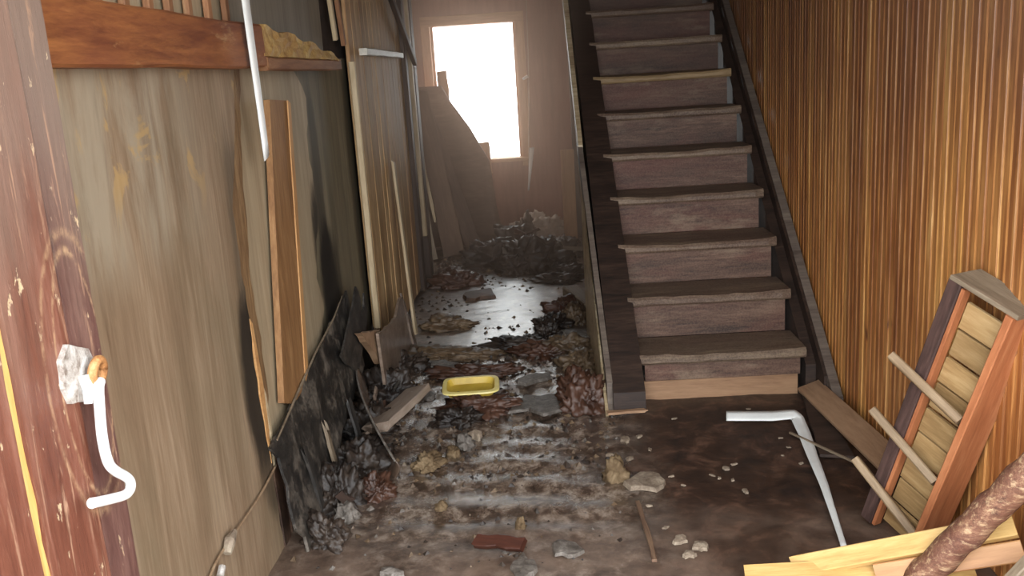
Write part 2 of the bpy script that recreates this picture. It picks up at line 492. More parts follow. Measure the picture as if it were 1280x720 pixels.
M_PLANKPALE = wood('wet_pale_plank', [(0.16, 0.11, 0.08), (0.28, 0.21, 0.16), (0.40, 0.32, 0.26)], 'X', 9, 0.4, rand=0.0)
M_REDWOOD = wood('wet_red_wood', [(0.028, 0.009, 0.006), (0.055, 0.018, 0.011), (0.095, 0.038, 0.025)], 'X', 9, 0.35, rand=0.0)
M_BACKWALL = wood('brown_back_wall', [(0.20, 0.075, 0.050), (0.29, 0.115, 0.078), (0.36, 0.16, 0.11)], 'Z', 5, 0.65, rand=0.0, bmp=0.2)
M_FRAME = wood('window_frame_wood', [(0.30, 0.14, 0.06), (0.44, 0.23, 0.105), (0.54, 0.31, 0.155)], 'X', 8, 0.55, rand=0.0)
M_LEAN = wood('dark_leaning_board', [(0.05, 0.028, 0.018), (0.12, 0.068, 0.042), (0.22, 0.14, 0.085)], 'X', 8, 0.6, rand=0.25)
M_DARKTRIM = wood('dark_trim', [(0.02, 0.013, 0.01), (0.045, 0.027, 0.02), (0.075, 0.045, 0.032)], 'X', 9, 0.6, rand=0.2)
M_CHARWOOD = wood('charred_board', [(0.012, 0.011, 0.010), (0.035, 0.030, 0.026), (0.10, 0.085, 0.07)], 'X', 10, 0.5, rand=0.0, bmp=0.7)
M_CHARBROWN = wood('scorched_brown_wood', [(0.04, 0.018, 0.011), (0.10, 0.05, 0.03), (0.19, 0.11, 0.068)], 'Z', 12, 0.5, stain=(0.02, 0.012, 0.009), stain_amt=0.8, stain_scale=5, rand=0.0)
M_STUD = plain('sooty_lining', [(0.018, 0.012, 0.009), (0.045, 0.03, 0.022), (0.08, 0.055, 0.04)], 4, 0.8)
M_CEIL = plain('smoke_stained_ceiling', [(0.10, 0.075, 0.055), (0.17, 0.13, 0.10), (0.24, 0.19, 0.15)], 2, 0.85)
M_CHAR = plain('wet_char', [(0.010, 0.007, 0.006), (0.028, 0.019, 0.014), (0.070, 0.048, 0.034)], 8, 0.45, 0.7, 0.5, rand=0.25, dist=0.008)
M_CLAY = plain('wet_clay_rubble', [(0.055, 0.034, 0.020), (0.12, 0.078, 0.045), (0.21, 0.145, 0.085)], 9, 0.40, 0.7, 0.45, rand=0.2, dist=0.008)
M_REDEARTH = plain('red_brown_rubble', [(0.030, 0.013, 0.008), (0.072, 0.032, 0.019), (0.125, 0.062, 0.040)], 9, 0.36, 0.7, 0.5, rand=0.15, dist=0.008)
M_TANLUMP = plain('tan_insulation', [(0.055, 0.034, 0.017), (0.13, 0.085, 0.045), (0.25, 0.18, 0.105)], 10, 0.75, 0.7, 0.2, dist=0.008)
M_PLASTER = plain('broken_plaster', [(0.12, 0.085, 0.06), (0.26, 0.20, 0.145), (0.42, 0.35, 0.26)], 22, 0.6, 0.6, 0.3, rand=0.12)
M_MOUND = plain('pale_plaster_heap', [(0.30, 0.22, 0.16), (0.45, 0.36, 0.28), (0.58, 0.49, 0.40)], 8, 0.6, 0.6, 0.3)
M_GREYPL = plain('grey_wet_plaster', [(0.055, 0.044, 0.036), (0.13, 0.11, 0.092), (0.28, 0.25, 0.22)], 28, 0.4, 0.7, 0.45, rand=0.1)
M_WHITE = plain('white_plastic', [(0.66, 0.67, 0.64), (0.74, 0.75, 0.72), (0.80, 0.80, 0.78)], 6, 0.35, 0.05)
M_HOOK = plain('glossy_white_enamel', [(0.80, 0.79, 0.78), (0.84, 0.84, 0.83), (0.88, 0.88, 0.87)], 8, 0.25, 0.05)
M_PLATE = plain('chipped_white_paint', [(0.12, 0.075, 0.05), (0.42, 0.38, 0.34), (0.66, 0.64, 0.61)], 30, 0.45, 0.5)
M_RUST = plain('rusty_iron', [(0.16, 0.06, 0.02), (0.40, 0.18, 0.06), (0.58, 0.36, 0.17)], 40, 0.6, 0.5)
M_TRAYIN = plain('yellow_foam', [(0.42, 0.28, 0.035), (0.52, 0.36, 0.05), (0.60, 0.43, 0.08)], 9, 0.45, 0.1)
M_TRAYRIM = plain('pale_yellow_rim', [(0.60, 0.48, 0.14), (0.70, 0.58, 0.20), (0.76, 0.65, 0.28)], 9, 0.4, 0.1)
M_BARK = wood('rough_bark_pole', [(0.08, 0.030, 0.018), (0.19, 0.085, 0.05), (0.38, 0.21, 0.12)], 'X', 34, 0.55, stain=(0.11, 0.038, 0.027), stain_amt=0.75, stain_scale=5, rand=0.0, bmp=1.0, flecks=((0.55, 0.38, 0.22), 60, 0.56))
M_CABLE = plain('pale_cord', [(0.26, 0.17, 0.12), (0.34, 0.23, 0.16), (0.42, 0.30, 0.22)], 9, 0.5, 0.0)
M_GROUND = plain('yard_earth', [(0.10, 0.075, 0.05), (0.16, 0.12, 0.085), (0.22, 0.17, 0.12)], 3, 0.9, 0.4)
M_LINO = plain('curled_wet_lino', [(0.05, 0.028, 0.018), (0.085, 0.055, 0.038), (0.15, 0.11, 0.085)], 5, 0.22, 0.25, 0.5)

def panel_mat(name, cols, green=0.3, peel=0.0, char=None):
    """Old fibreboard wall lining: vertical streaks, peeled pale patches, char where the fire reached."""
    m, nt, b = new_mat(name)
    g = math_(nt, 'ADD', math_(nt, 'MULTIPLY', tex(nt, coords(nt, (1, 1, 0.08)), 9, 9, 0.7, 0.5), 0.6), math_(nt, 'MULTIPLY', tex(nt, coords(nt, (1, 1, 0.06)), 60, 7, 0.72), 0.4))
    c = ramp(nt, g, [(0.34, cols[0]), (0.5, cols[1]), (0.66, cols[2])])
    cl = tex(nt, coords(nt, (1, 1, 0.6)), 2.2, 7, 0.65, 0.5)
    c = mixc(nt, ramp(nt, cl, [(0.42, 0.0), (0.66, green)]), c, (0.115, 0.105, 0.058))
    z = axis_of(nt, 2); y = axis_of(nt, 1)
    if peel:
        p = tex(nt, coords(nt, (1, 1.0, 0.22)), 6.0, 9, 0.68, 0.35)
        up = math_(nt, 'MULTIPLY', mrange(nt, z, 1.02, 1.22), mrange(nt, y, 2.65, 2.25))
        pf = math_(nt, 'MULTIPLY', ramp(nt, p, [(0.40, 0.0), (0.56, 0.7)]), up)
        c = mixc(nt, pf, c, (0.36, 0.30, 0.215))
        p2 = tex(nt, coords(nt, (1, 1.3, 1.0)), 5.5, 8, 0.6, 0.8)
        pf2 = math_(nt, 'MULTIPLY', ramp(nt, p2, [(0.58, 0.0), (0.63, 0.75)]), mrange(nt, z, 1.15, 1.35))
        c = mixc(nt, pf2, c, (0.42, 0.27, 0.11))
    if char:
        for (cy, cz, ry, rz, amt) in char:
            dy = math_(nt, 'MULTIPLY', math_(nt, 'SUBTRACT', y, cy), 1 / ry)
            dz = math_(nt, 'MULTIPLY', math_(nt, 'SUBTRACT', z, cz), 1 / rz)
            d = math_(nt, 'ADD', math_(nt, 'MULTIPLY', dy, dy), math_(nt, 'MULTIPLY', dz, dz))
            d = math_(nt, 'ADD', d, math_(nt, 'MULTIPLY', math_(nt, 'SUBTRACT', tex(nt, coords(nt, (1, 1, 0.35)), 6, 7, 0.65), 0.5), 1.8))
            c = mixc(nt, mrange(nt, d, 1.05, 0.35, 0.0, amt), c, (0.014, 0.011, 0.009))
    nt.links.new(c, b.inputs['Base Color'])
    b.inputs['Roughness'].default_value = 0.55
    b.inputs['Specular IOR Level'].default_value = 0.35
    bump(nt, b, g, 0.25, 0.006)
    return m
M_PANEL = panel_mat('stained_fibreboard', [(0.135, 0.083, 0.048), (0.235, 0.158, 0.096), (0.36, 0.262, 0.172)], 0.30, 1.0, [(2.74, 0.62, 0.13, 0.36, 0.9), (2.78, 1.0, 0.10, 0.5, 0.45), (2.80, 0.3, 0.14, 0.2, 0.6)])
M_PANEL2 = panel_mat('grey_tan_lining', [(0.28, 0.205, 0.125), (0.39, 0.30, 0.19), (0.48, 0.385, 0.255)], 0.25, 0, [(3.75, 0.25, 0.3, 0.3, 0.95), (3.85, 0.85, 0.14, 0.35, 0.9)])
M_PANEL3 = panel_mat('sooty_lining_board', [(0.10, 0.078, 0.048), (0.19, 0.155, 0.098), (0.29, 0.235, 0.15)], 0.45, 0, [(4.02, 0.60, 0.20, 0.36, 0.95), (4.3, 0.05, 0.6, 0.45, 0.97), (3.98, 1.0, 0.10, 0.6, 0.6), (4.75, 0.9, 0.14, 0.9, 0.6)])
M_PANELTOP = panel_mat('grey_upper_lining', [(0.15, 0.12, 0.09), (0.22, 0.185, 0.14), (0.30, 0.25, 0.19)], 0.2)

def floor_mat():
    m, nt, b = new_mat('wet_dirty_floor')
    v = coords(nt, (1, 1, 1))
    x = axis_of(nt, 0); y = axis_of(nt, 1)
    big = tex(nt, v, 2.4, 7, 0.6, 0.4)
    fine = tex(nt, v, 17, 9, 0.72, 0.2)
    grit = tex(nt, v, 75, 8, 0.8)
    c = ramp(nt, fine, [(0.34, (0.020, 0.013, 0.009)), (0.46, (0.075, 0.048, 0.034)), (0.54, (0.16, 0.115, 0.085)), (0.64, (0.31, 0.25, 0.20))])
    # trodden red-brown boards by the stairs, thin soot over them
    right = mrange(nt, math_(nt, 'ADD', x, math_(nt, 'MULTIPLY', big, 0.4)), 0.35, 0.65)
    near = mrange(nt, y, 4.3, 3.9)
    rc = ramp(nt, tex(nt, v, 8, 8, 0.7, 0.5), [(0.35, (0.016, 0.009, 0.007)), (0.52, (0.042, 0.021, 0.013)), (0.66, (0.12, 0.062, 0.040))])
    rz = math_(nt, 'MULTIPLY', right, near)
    c = mixc(nt, rz, c, rc)
    # mud dried to a tan film nearest the door
    mud = math_(nt, 'MULTIPLY', mrange(nt, y, 3.05, 2.7), ramp(nt, big, [(0.38, 0.15), (0.6, 0.85)]))
    c = mixc(nt, mud, c, ramp(nt, tex(nt, v, 6, 8, 0.7), [(0.35, (0.085, 0.052, 0.037)), (0.65, (0.24, 0.165, 0.12))]))
    c = mixc(nt, ramp(nt, grit, [(0.62, 0.0), (0.74, 0.6)]), c, (0.22, 0.18, 0.14))
    nt.links.new(c, b.inputs['Base Color'])
    hall = mrange(nt, x, 0.5, 0.2)
    pud = tex(nt, v, 2.7, 6, 0.6, 0.3)
    px = math_(nt, 'MULTIPLY', math_(nt, 'ADD', x, 0.33), 1 / 0.88); py = math_(nt, 'MULTIPLY', math_(nt, 'SUBTRACT', y, 5.95), 1 / 1.15)
    pd = math_(nt, 'ADD', math_(nt, 'MULTIPLY', px, px), math_(nt, 'MULTIPLY', py, py))
    pool = mrange(nt, math_(nt, 'ADD', pd, math_(nt, 'MULTIPLY', math_(nt, 'SUBTRACT', fine, 0.5), 2.0)), 1.3, 0.75)
    wetn = math_(nt, 'MAXIMUM', math_(nt, 'MULTIPLY', ramp(nt, pud, [(0.34, 0.6), (0.46, 1.0)]), mrange(nt, y, 2.70, 3.05, 0.25, 1.0)), pool)
    film = math_(nt, 'MULTIPLY', hall, wetn)
    rough = mixc(nt, film, ramp(nt, big, [(0.4, 0.45), (0.65, 0.68)]), (0.22, 0.22, 0.22))
    nt.links.new(rough, b.inputs['Roughness'])
    nt.links.new(film, b.inputs['Coat Weight'])
    nt.links.new(mixc(nt, pool, (0.17, 0.17, 0.17), (0.32, 0.32, 0.32)), b.inputs['Coat Roughness'])
    b.inputs['Coat IOR'].default_value = 1.8
    b.inputs['Specular IOR Level'].default_value = 0.5
    hh = math_(nt, 'ADD', math_(nt, 'MULTIPLY', fine, 0.6), math_(nt, 'MULTIPLY', grit, 0.4))
    bump(nt, b, hh, 0.4, 0.010)
    b2 = N(nt, 'ShaderNodeBump'); b2.inputs['Distance'].default_value = 0.006
    nt.links.new(mixc(nt, pool, (0.62, 0.62, 0.62), (0.22, 0.22, 0.22)), b2.inputs['Strength'])
    nt.links.new(hh, b2.inputs['Height']); nt.links.new(b2.outputs[0], b.inputs['Coat Normal'])
    return m
M_FLOOR = floor_mat()

def glass_mat():
    m, nt, b = new_mat('dusty_window_glass')
    nt.nodes.remove(b)
    t = N(nt, 'ShaderNodeBsdfTransparent'); t.inputs[0].default_value = (0.95, 0.96, 0.95, 1)
    g = N(nt, 'ShaderNodeBsdfGlossy'); g.inputs['Roughness'].default_value = 0.05
    mx = N(nt, 'ShaderNodeMixShader'); mx.inputs[0].default_value = 0.05
    nt.links.new(t.outputs[0], mx.inputs[1]); nt.links.new(g.outputs[0], mx.inputs[2])
    nt.links.new(mx.outputs[0], nt.nodes['Material Output'].inputs['Surface'])
    return m
M_GLASS = glass_mat()

# ------------------------------------------------------------------ the setting
def structure(name, o): o['kind'] = 'structure'; return o

# floor: one wet, littered surface with real relief
def build_floor():
    x0, x1, y0, y1 = -1.3, 1.3, 0.9, 9.0
    nx, ny = 104, 324
    vs = [(x0 + (x1 - x0) * i / nx, y0 + (y1 - y0) * j / ny, 0) for i in range(nx + 1) for j in range(ny + 1)]
    vs = [(x, y, floor_h(x, y)) for x, y, z in vs]
    fs = [(i * (ny + 1) + j, (i + 1) * (ny + 1) + j, (i + 1) * (ny + 1) + j + 1, i * (ny + 1) + j + 1) for i in range(nx) for j in range(ny)]
    o = mesh('floor', vs, fs, M_FLOOR, smooth=True)
    structure('floor', o)
    return o
FLOOR = build_floor()
structure('g', box('trim_9', M_GROUND, None, -6, 6, -6, 0.9, -0.14, -0.06)).name = 'ground'

# right wall: every matchboard is a part
wr = structure('w', box('wall_right', M_STUD, None, 1.262, 1.36, 1.0, 9.0, -0.05, 4.6))
PW = 0.088
def plank_mesh():
    d = 0.014
    prof = [(0.0, -d), (0.0, -0.004), (0.006, 0.0), (0.036, 0.0), (0.0385, -0.0045), (0.044, 0.0005), (0.0495, -0.0045), (0.052, 0.0), (0.082, 0.0), (PW - 0.0012, -0.005), (PW - 0.0012, -d)]
    n = len(prof)
    vs, fs = [], []
    for z in (0.0, 2.62):
        for (u, h) in prof: vs.append((-h, u, z))       # face looks to -x once placed
    for i in range(n - 1):
        fs.append((i, i + n, i + 1 + n, i + 1))
    fs.append((n - 1, 2 * n - 1, n, 0))
    fs.append(tuple(range(n))); fs.append(tuple(range(2 * n - 1, n - 1, -1)))
    me = bpy.data.meshes.new('plank')
    me.from_pydata(vs, [], fs); me.materials.append(M_PLANK); me.update()
    return me
pm = plank_mesh()
rnd = random.Random(4)
k = 0
y = 1.02
while y < 8.75:
    o = bpy.data.objects.new('plank', pm)
    _link(o, wr, Matrix.Translation((1.246 + rnd.uniform(-0.0015, 0.0015), y, -0.01)))
    y += PW; k += 1

# left wall: sooty lining behind, and the boards, panels, beam and battens fixed to it
wl = structure('w', box('wall_left', M_STUD, None, -1.12, -1.005, 1.0, 7.05, -0.05, 2.62))
YZ = dict(U=(0, 1, 0), V=(0, 0, 1))
def lpan(name, mat, poly, x, t, rough=None, seed=1):
    return prism(name, mat, wl, poly, (x, 0, 0), (0, 1, 0), (0, 0, 1), t, rough, seed)
o = lpan('lining_panel', M_PANEL, [(1.45, -0.03), (2.80, -0.03), (2.79, 0.30), (2.755, 0.50), (2.75, 0.85), (2.735, 1.15), (2.86, 1.40), (2.93, 1.60), (1.45, 1.60)], -0.950, 0.012, (0.05, 0.010), 3)
lpan('torn_batten', wood('torn_brown_strip', [(0.10, 0.05, 0.022), (0.21, 0.12, 0.055), (0.36, 0.23, 0.11)], 'Z', 12, 0.6, rand=0.0, bmp=0.7), [(2.70, 0.45), (2.83, 0.25), (2.885, 0.55), (2.86, 0.95), (2.93, 1.30), (3.02, 1.60), (2.80, 1.60), (2.72, 1.20)], -0.964, 0.012, (0.05, 0.012), 9)
lpan('splinter', M_CASING_EDGE, [(2.755, 0.80), (2.775, 0.78), (2.80, 0.52), (2.785, 0.30), (2.765, 0.50)], -0.948, 0.010, (0.05, 0.006), 5)
lpan('splinter', M_LIGHTWOOD, [(2.83, 0.55), (2.845, 0.52), (2.86, 0.30), (2.845, 0.26)], -0.958, 0.008, (0.05, 0.004), 6)
lpan('lining_panel', M_PANEL2, [(2.72, 0.18), (3.10, 0.22), (3.45, 0.28), (3.66, 0.38), (3.78, 0.62), (3.70, 0.72), (3.84, 1.0), (3.80, 1.25), (3.86, 1.45), (3.66, 1.60), (2.72, 1.60)], -0.972, 0.016, (0.05, 0.014), 12)
lpan('lining_panel', M_PANEL3, [(3.70, 0.0), (4.80, 0.0), (4.80, 1.62), (3.70, 1.62)], -0.990, 0.012)
lpan('lining_panel', M_PANELTOP, [(3.02, 1.60), (4.32, 1.60), (4.36, 2.6), (3.02, 2.6)], -0.985, 0.012)
lpan('lining_panel', M_PANEL2, [(1.45, 1.60), (3.02, 1.60), (3.02, 2.6), (1.45, 2.6)], -0.990, 0.010)
for i, yy in enumerate((1.95, 2.10, 2.24, 2.38, 2.51, 2.65, 2.81, 2.97)):
    board('lath', M_LATH, wl, (-0.972, yy, 1.66), (-0.972, yy + 0.02, 2.58), 0.030, 0.018, (0, 1, 0), seed=i, seg=2)
# the stub of boards at the top of the dark gap
board('batten', M_LIGHTWOOD, wl, (-0.955, 4.47, 1.70), (-0.955, 4.30, 2.4), 0.035, 0.02, (0, 1, 0), seg=2)
board('batten', M_LATH, wl, (-0.945, 4.60, 1.68), (-0.945, 4.38, 2.4), 0.04, 0.02, (0, 1, 0), seg=2)
bm = board('beam', M_BEAM, wl, (-0.925, 1.50, 1.632), (-0.925, 3.12, 1.632), 0.135, 0.055, (0, 0, 1), jag=(0, 0.05), seg=8, seed=3, wob=0.003)
# broken far end of the beam, split down to the yellow heart wood
def beam_end(u, v):
    yy = 3.08 + 1.18 * u
    top = 1.70 - 0.085 * u ** 1.6 + 0.008 * math.sin(u * 23)
    z = 1.602 + (top - 1.602) * v
    return (-0.897 - 0.012 * v - 0.010 * n3(yy * 14, z * 40), yy, z)
sheet('beam_stub', M_BEAM_PALE, wl, beam_end, 26, 5, 0.05, smooth=False)
board('beam_stub', M_LATH, wl, (-0.922, 3.10, 1.578), (-0.922, 4.28, 1.578), 0.042, 0.052, (0, 0, 1), jag=(0.02, 0.04), seg=6, seed=8, wob=0.002)
# tongue-and-groove boards half way down the hall
yy = 4.72
i = 0
rnd = random.Random(8)
while yy < 6.45:
    w = 0.118
    board('plank', M_HALLBOARD, wl, (-0.955 + rnd.uniform(-0.003, 0.003), yy + w / 2, 0.02), (-0.955, yy + w / 2, 2.6), w - 0.004, 0.02, (0, 1, 0), seg=3, seed=i, ch=0.004)
    yy += w; i += 1
board('edge_strip', M_LIGHTWOOD, wl, (-0.938, 4.71, 0.22), (-0.938, 4.72, 1.60), 0.030, 0.03, (0, 1, 0), seg=5, seed=2, wob=0.002)
board('ledge', wood('pale_ledge', [(0.50, 0.47, 0.40), (0.66, 0.63, 0.55), (0.75, 0.72, 0.66)], 'X', 7, 0.45, rand=0.0), wl, (-0.925, 4.98, 1.655), (-0.925, 6.30, 1.655), 0.034, 0.045, (0, 0, 1), seg=5, seed=2, wob=0.003)
board('upright', M_DARKTRIM, wl, (-0.94, 6.52, 0.0), (-0.94, 6.52, 2.6), 0.10, 0.05, (0, 1, 0), seg=3)
board('upright', M_LIGHTWOOD, wl, (-0.925, 6.78, 0.35), (-0.93, 6.80, 2.1), 0.06, 0.03, (0, 1, 0), seg=6, seed=4, wob=0.006)
board('upright', M_DARKTRIM, wl, (-0.94, 6.95, 0.0), (-0.94, 6.95, 2.6), 0.14, 0.05, (0, 1, 0), seg=3)
board('upright', M_LATH, wl, (-0.93, 6.63, 1.80), (-0.93, 6.62, 2.3), 0.05, 0.02, (0, 1, 0), seg=3)
board('brace', M_DARKTRIM, wl, (-0.90, 5.90, 2.02), (-0.895, 6.80, 1.60), 0.05, 0.03, (0, 0, 1), seg=4, seed=5, wob=0.004, jag=(0.05, 0.05))

# recess beyond, far wall with the window, far trim
structure('w', box('trim_1', M_BACKWALL, None, -1.30, -1.17, 7.05, 8.85, -0.05, 2.62)).name = 'wall_left_recess'
wb = structure('w', mesh('wall_back', [], [], M_BACKWALL))
def wall_with_hole(o, x0, x1, z0, z1, hx0, hx1, hz0, hz1, y0, y1, mat):
    xs = [x0, hx0, hx1, x1]; zs = [z0, hz0, hz1, z1]
    vs, fs = [], []
    for y in (y0, y1):
        for x in xs:
            for z in zs: vs.append((x, y, z))
    q = lambda i, j, s: s * 16 + i * 4 + j
    for i in range(3):
        for j in range(3):
            if i == 1 and j == 1: continue
            fs.append((q(i, j, 0), q(i + 1, j, 0), q(i + 1, j + 1, 0), q(i, j + 1, 0)))
            fs.append((q(i, j, 1), q(i, j + 1, 1), q(i + 1, j + 1, 1), q(i + 1, j, 1)))
    for (a, b) in (((1, 1), (2, 1)), ((2, 1), (2, 2)), ((2, 2), (1, 2)), ((1, 2), (1, 1))):
        fs.append((q(*a, 0), q(*a, 1), q(*b, 1), q(*b, 0)))
    for (a, b) in (((0, 0), (3, 0)), ((3, 0), (3, 3)), ((3, 3), (0, 3)), ((0, 3), (0, 0))):
        fs.append((q(*a, 0), q(*b, 0), q(*b, 1), q(*a, 1)))
    me = bpy.data.meshes.new('wall_back'); me.from_pydata(vs, [], fs); me.materials.append(mat); me.update()
    o.data = me
HX0, HX1, HZ0, HZ1 = -1.0, -0.21, 0.71, 1.95
wall_with_hole(wb, -1.3, 1.36, -0.05, 4.6, HX0, HX1, HZ0, HZ1, 8.80, 8.94, M_BACKWALL)
win = structure('w', bpy.data.objects.new('window_1', None)); _link(win, None, Matrix.Translation((-0.6, 8.8, 0.72)))
FY = 8.79
board('casing', M_FRAME, win, (HX1 + 0.04, FY, HZ0 - 0.08), (HX1 + 0.04, FY, HZ1 + 0.09), 0.085, 0.03, (1, 0, 0), seg=3, seed=1)
board('casing', M_FRAME, win, (HX0 - 0.04, FY, HZ0 - 0.08), (HX0 - 0.04, FY, HZ1 + 0.09), 0.085, 0.03, (1, 0, 0), seg=3, seed=2)
board('casing', M_FRAME, win, (HX0 - 0.08, FY - 0.004, HZ1 + 0.045), (HX1 + 0.08, FY - 0.004, HZ1 + 0.045), 0.09, 0.032, (0, 0, 1), seg=3, seed=3)
board('sill', M_FRAME, win, (HX0 - 0.07, FY - 0.02, HZ0 - 0.015), (HX1 + 0.07, FY - 0.02, HZ0 - 0.015), 0.035, 0.09, (0, 0, 1), seg=3, seed=4)
board('sash_bar', M_FRAME, win, (HX1 - 0.012, 8.86, HZ0), (HX1 - 0.012, 8.86, HZ1), 0.024, 0.03, (1, 0, 0), seg=2)
board('sash_bar', M_FRAME, win, (HX0 + 0.012, 8.86, HZ0), (HX0 + 0.012, 8.86, HZ1), 0.024, 0.03, (1, 0, 0), seg=2)
box('pane', M_GLASS, win, HX0 + 0.02, HX1 - 0.02, 8.858, 8.862, HZ0, HZ1)
# return wall in the far right corner, with one dark upright board
rt = structure('w', box('wall_far_right', M_BACKWALL, None, 0.36, 1.24, 8.45, 8.79, -0.03, 2.6))
board('trim_2', M_FRAME, rt, (0.20, 8.25, 0.0), (0.20, 8.25, 0.80), 0.12, 0.05, (1, 0, 0), seg=3, seed=7)
board('trim_2', M_DARKTRIM, rt, (0.31, 8.30, 0.0), (0.31, 8.30, 2.5), 0.12, 0.06, (1, 0, 0), seg=3, seed=8)

# ceiling with the stair well, upper storey shell
cl = structure('c', box('ceiling', M_CEIL, None, -1.3, 0.24, 1.0, 8.94, 2.62, 2.74))
box('ceiling_strip', M_CEIL, cl, 0.24, 1.36, 1.0, 4.2, 2.62, 2.74)
structure('w', box('wall_stairwell', M_STUD, None, 0.14, 0.24, 4.2, 8.8, 2.74, 4.6))
structure('w', box('wall_landing', M_STUD, None, 0.24, 1.262, 4.1, 4.2, 2.74, 4.6))
structure('c', box('ceiling_upper', M_CEIL, None, 0.14, 1.36, 4.1, 8.94, 4.6, 4.7))

# entrance wall, the doorway open to the yard
wf = structure('w', box('wall_front', M_STUD, None, -2.4, -0.99, 0.86, 1.0, -0.06, 3.0))
structure('w', box('wall_front_right', M_STUD, None, 1.36, 2.8, 0.86, 1.0, -0.06, 3.0))
structure('w', box('wall_front_top', M_STUD, None, -0.99, 1.36, 0.86, 1.0, 2.45, 3.0))

# ------------------------------------------------------------------ door post and hook
dp = structure('d', bpy.data.objects.new('door_1', None)); _link(dp, None, Matrix.Translation((-0.87, 1.3, 0)))
def post_poly(y0, y1, seed, amp, x, mat, name, x1=-0.945):
    """A post whose face looks into the hall, chipped along its edges."""
    rnd = random.Random(seed)
    vs, fs = [], []
    nz = 40
    for k in range(nz + 1):
        z = 2.6 * k / nz
        a = rnd.uniform(0, amp); b = rnd.uniform(0, amp)
        vs += [(x1, y0, z), (x, y0 + a, z), (x, y1 - b * 0.6, z), (x - 0.006, y1, z), (x1, y1, z)]
    for k in range(nz):
        for j in range(5):
            q = k * 5 + j; r = k * 5 + (j + 1) % 5
            fs.append((q, q + 5, r + 5, r))
    fs.append((4, 3, 2, 1, 0)); fs.append(tuple(nz * 5 + j for j in range(5)))
    return mesh(name, vs, fs, mat, dp)
post_poly(1.435, 1.535, 1, 0.006, -0.800, M_POST_PURPLE, 'jamb_board')
post_poly(1.265, 1.433, 2, 0.006, -0.798, M_POST, 'jamb_board')
post_poly(1.00, 1.238, 3, 0.008, -0.792, M_POST, 'jamb_board')
post_poly(1.236, 1.268, 5, 0.012, -0.801, M_SPLIT, 'split_edge')

hk = thing('door_hook', 'long white enamelled door hook hanging from an eye on the red-brown door post', 'hook', (-0.79, 1.47, 1.03))
prism('plate', M_PLATE, hk, [(1.384, 1.095), (1.412, 1.115), (1.435, 1.104), (1.470, 1.090), (1.480, 1.070), (1.462, 1.040), (1.446, 1.012), (1.428, 1.010), (1.420, 1.052), (1.412, 1.016), (1.392, 1.020), (1.380, 1.050)], (-0.788, 0, 0), (0, 1, 0), (0, 0, 1), 0.010, (0.02, 0.002), 4)
tube('prong', M_HOOK, hk, [(-0.783, 1.432, 1.055), (-0.779, 1.430, 1.03), (-0.779, 1.424, 1.008)], [0.010, 0.010, 0.008], 8)
ey = [(-0.772 + 0.004 * math.sin(t), 1.456 + 0.019 * math.cos(t), 1.052 + 0.021 * math.sin(t)) for t in [2 * math.pi * i / 16 for i in range(17)]]
tube('eye', M_RUST, hk, ey, 0.0085, 10)
tube('rod', M_HOOK, hk, smooth_path([(-0.768, 1.452, 1.036), (-0.762, 1.432, 1.032), (-0.760, 1.420, 1.00), (-0.762, 1.416, 0.95), (-0.763, 1.422, 0.905), (-0.763, 1.440, 0.880), (-0.763, 1.474, 0.852), (-0.763, 1.485, 0.836), (-0.763, 1.478, 0.825), (-0.763, 1.455, 0.826), (-0.764, 1.405, 0.843), (-0.765, 1.353, 0.862)], 6), 0.0088, 12)

# ------------------------------------------------------------------ staircase
Y0, Z0, RUN, RISE = 3.99, 0.2145, 0.2705, 0.2045
st = thing('staircase', 'steep wooden staircase with worn dark brown treads climbing beside the matchboard wall', 'staircase', (0.75, 4.0, 0))
def xl(z): return 0.392 - 0.075 * min(1, (z - 0.2) / 1.0) ** 0.6 if z > 0.2 else 0.392
def tread(i):
    z = Z0 + RISE * i; yn = Y0 + RUN * i
    x0 = max(0.315, xl(z)) - 0.004; x1 = 1.128
    rnd = random.Random(i + 50)
    sag = rnd.uniform(0.004, 0.012)
    nx = 18; th = 0.046
    vs, fs = [], []
    for k in range(nx + 1):
        f = k / nx; x = x0 + (x1 - x0) * f
        s = -sag * math.sin(math.pi * f) + 0.006 * n3(x * 7, i * 3.1) + 0.004 * n3(x * 23, i * 5.7)
        e = 0.010 * n3(x * 9, i * 2.3, 5)
        if f < 0.04 or f > 0.96: e += 0.010
        vs += [(x, yn + RUN + 0.02, z), (x, yn + 0.04, z + s * 0.6), (x, yn + 0.010 + e, z + s), (x, yn + e, z + s - 0.012), (x, yn + e, z - th + 0.010), (x, yn + 0.008 + e, z - th), (x, yn + RUN + 0.02, z - th)]
    m = 7
    for k in range(nx):
        for j in range(m):
            a = k * m + j; b = k * m + (j + 1) % m
            fs.append((a, b, b + m, a + m))
    fs.append(tuple(range(m - 1, -1, -1))); fs.append(tuple(nx * m + j for j in range(m)))
    o = mesh('tread', vs, fs, M_TREAD_PALE if i == 6 else M_TREAD, st)
    if i == 6: o['label'] = 'tread with a bare pale nosing'
for i in range(12):
    tread(i)
    z1 = Z0 + RISE * i - 0.046; z0 = Z0 + RISE * (i - 1) if i else 0.085
    yr = Y0 + RUN * i + 0.038
    xa = max(0.318, xl(z1)) + 0.012
    board('riser', M_STAIR, st, (xa, yr, (z0 + z1) / 2), (1.105, yr, (z0 + z1) / 2), z1 - z0, 0.022, (0, 0, 1), seg=5, seed=i, ch=0.002)
o = board('riser', M_RISER_TAN, st, (0.385, 4.035, 0.036), (1.095, 4.030, 0.040), 0.098, 0.024, (0, 0, 1), seg=5, seed=33, wob=0.004)
o['label'] = 'bare tan board at the foot of the stairs'
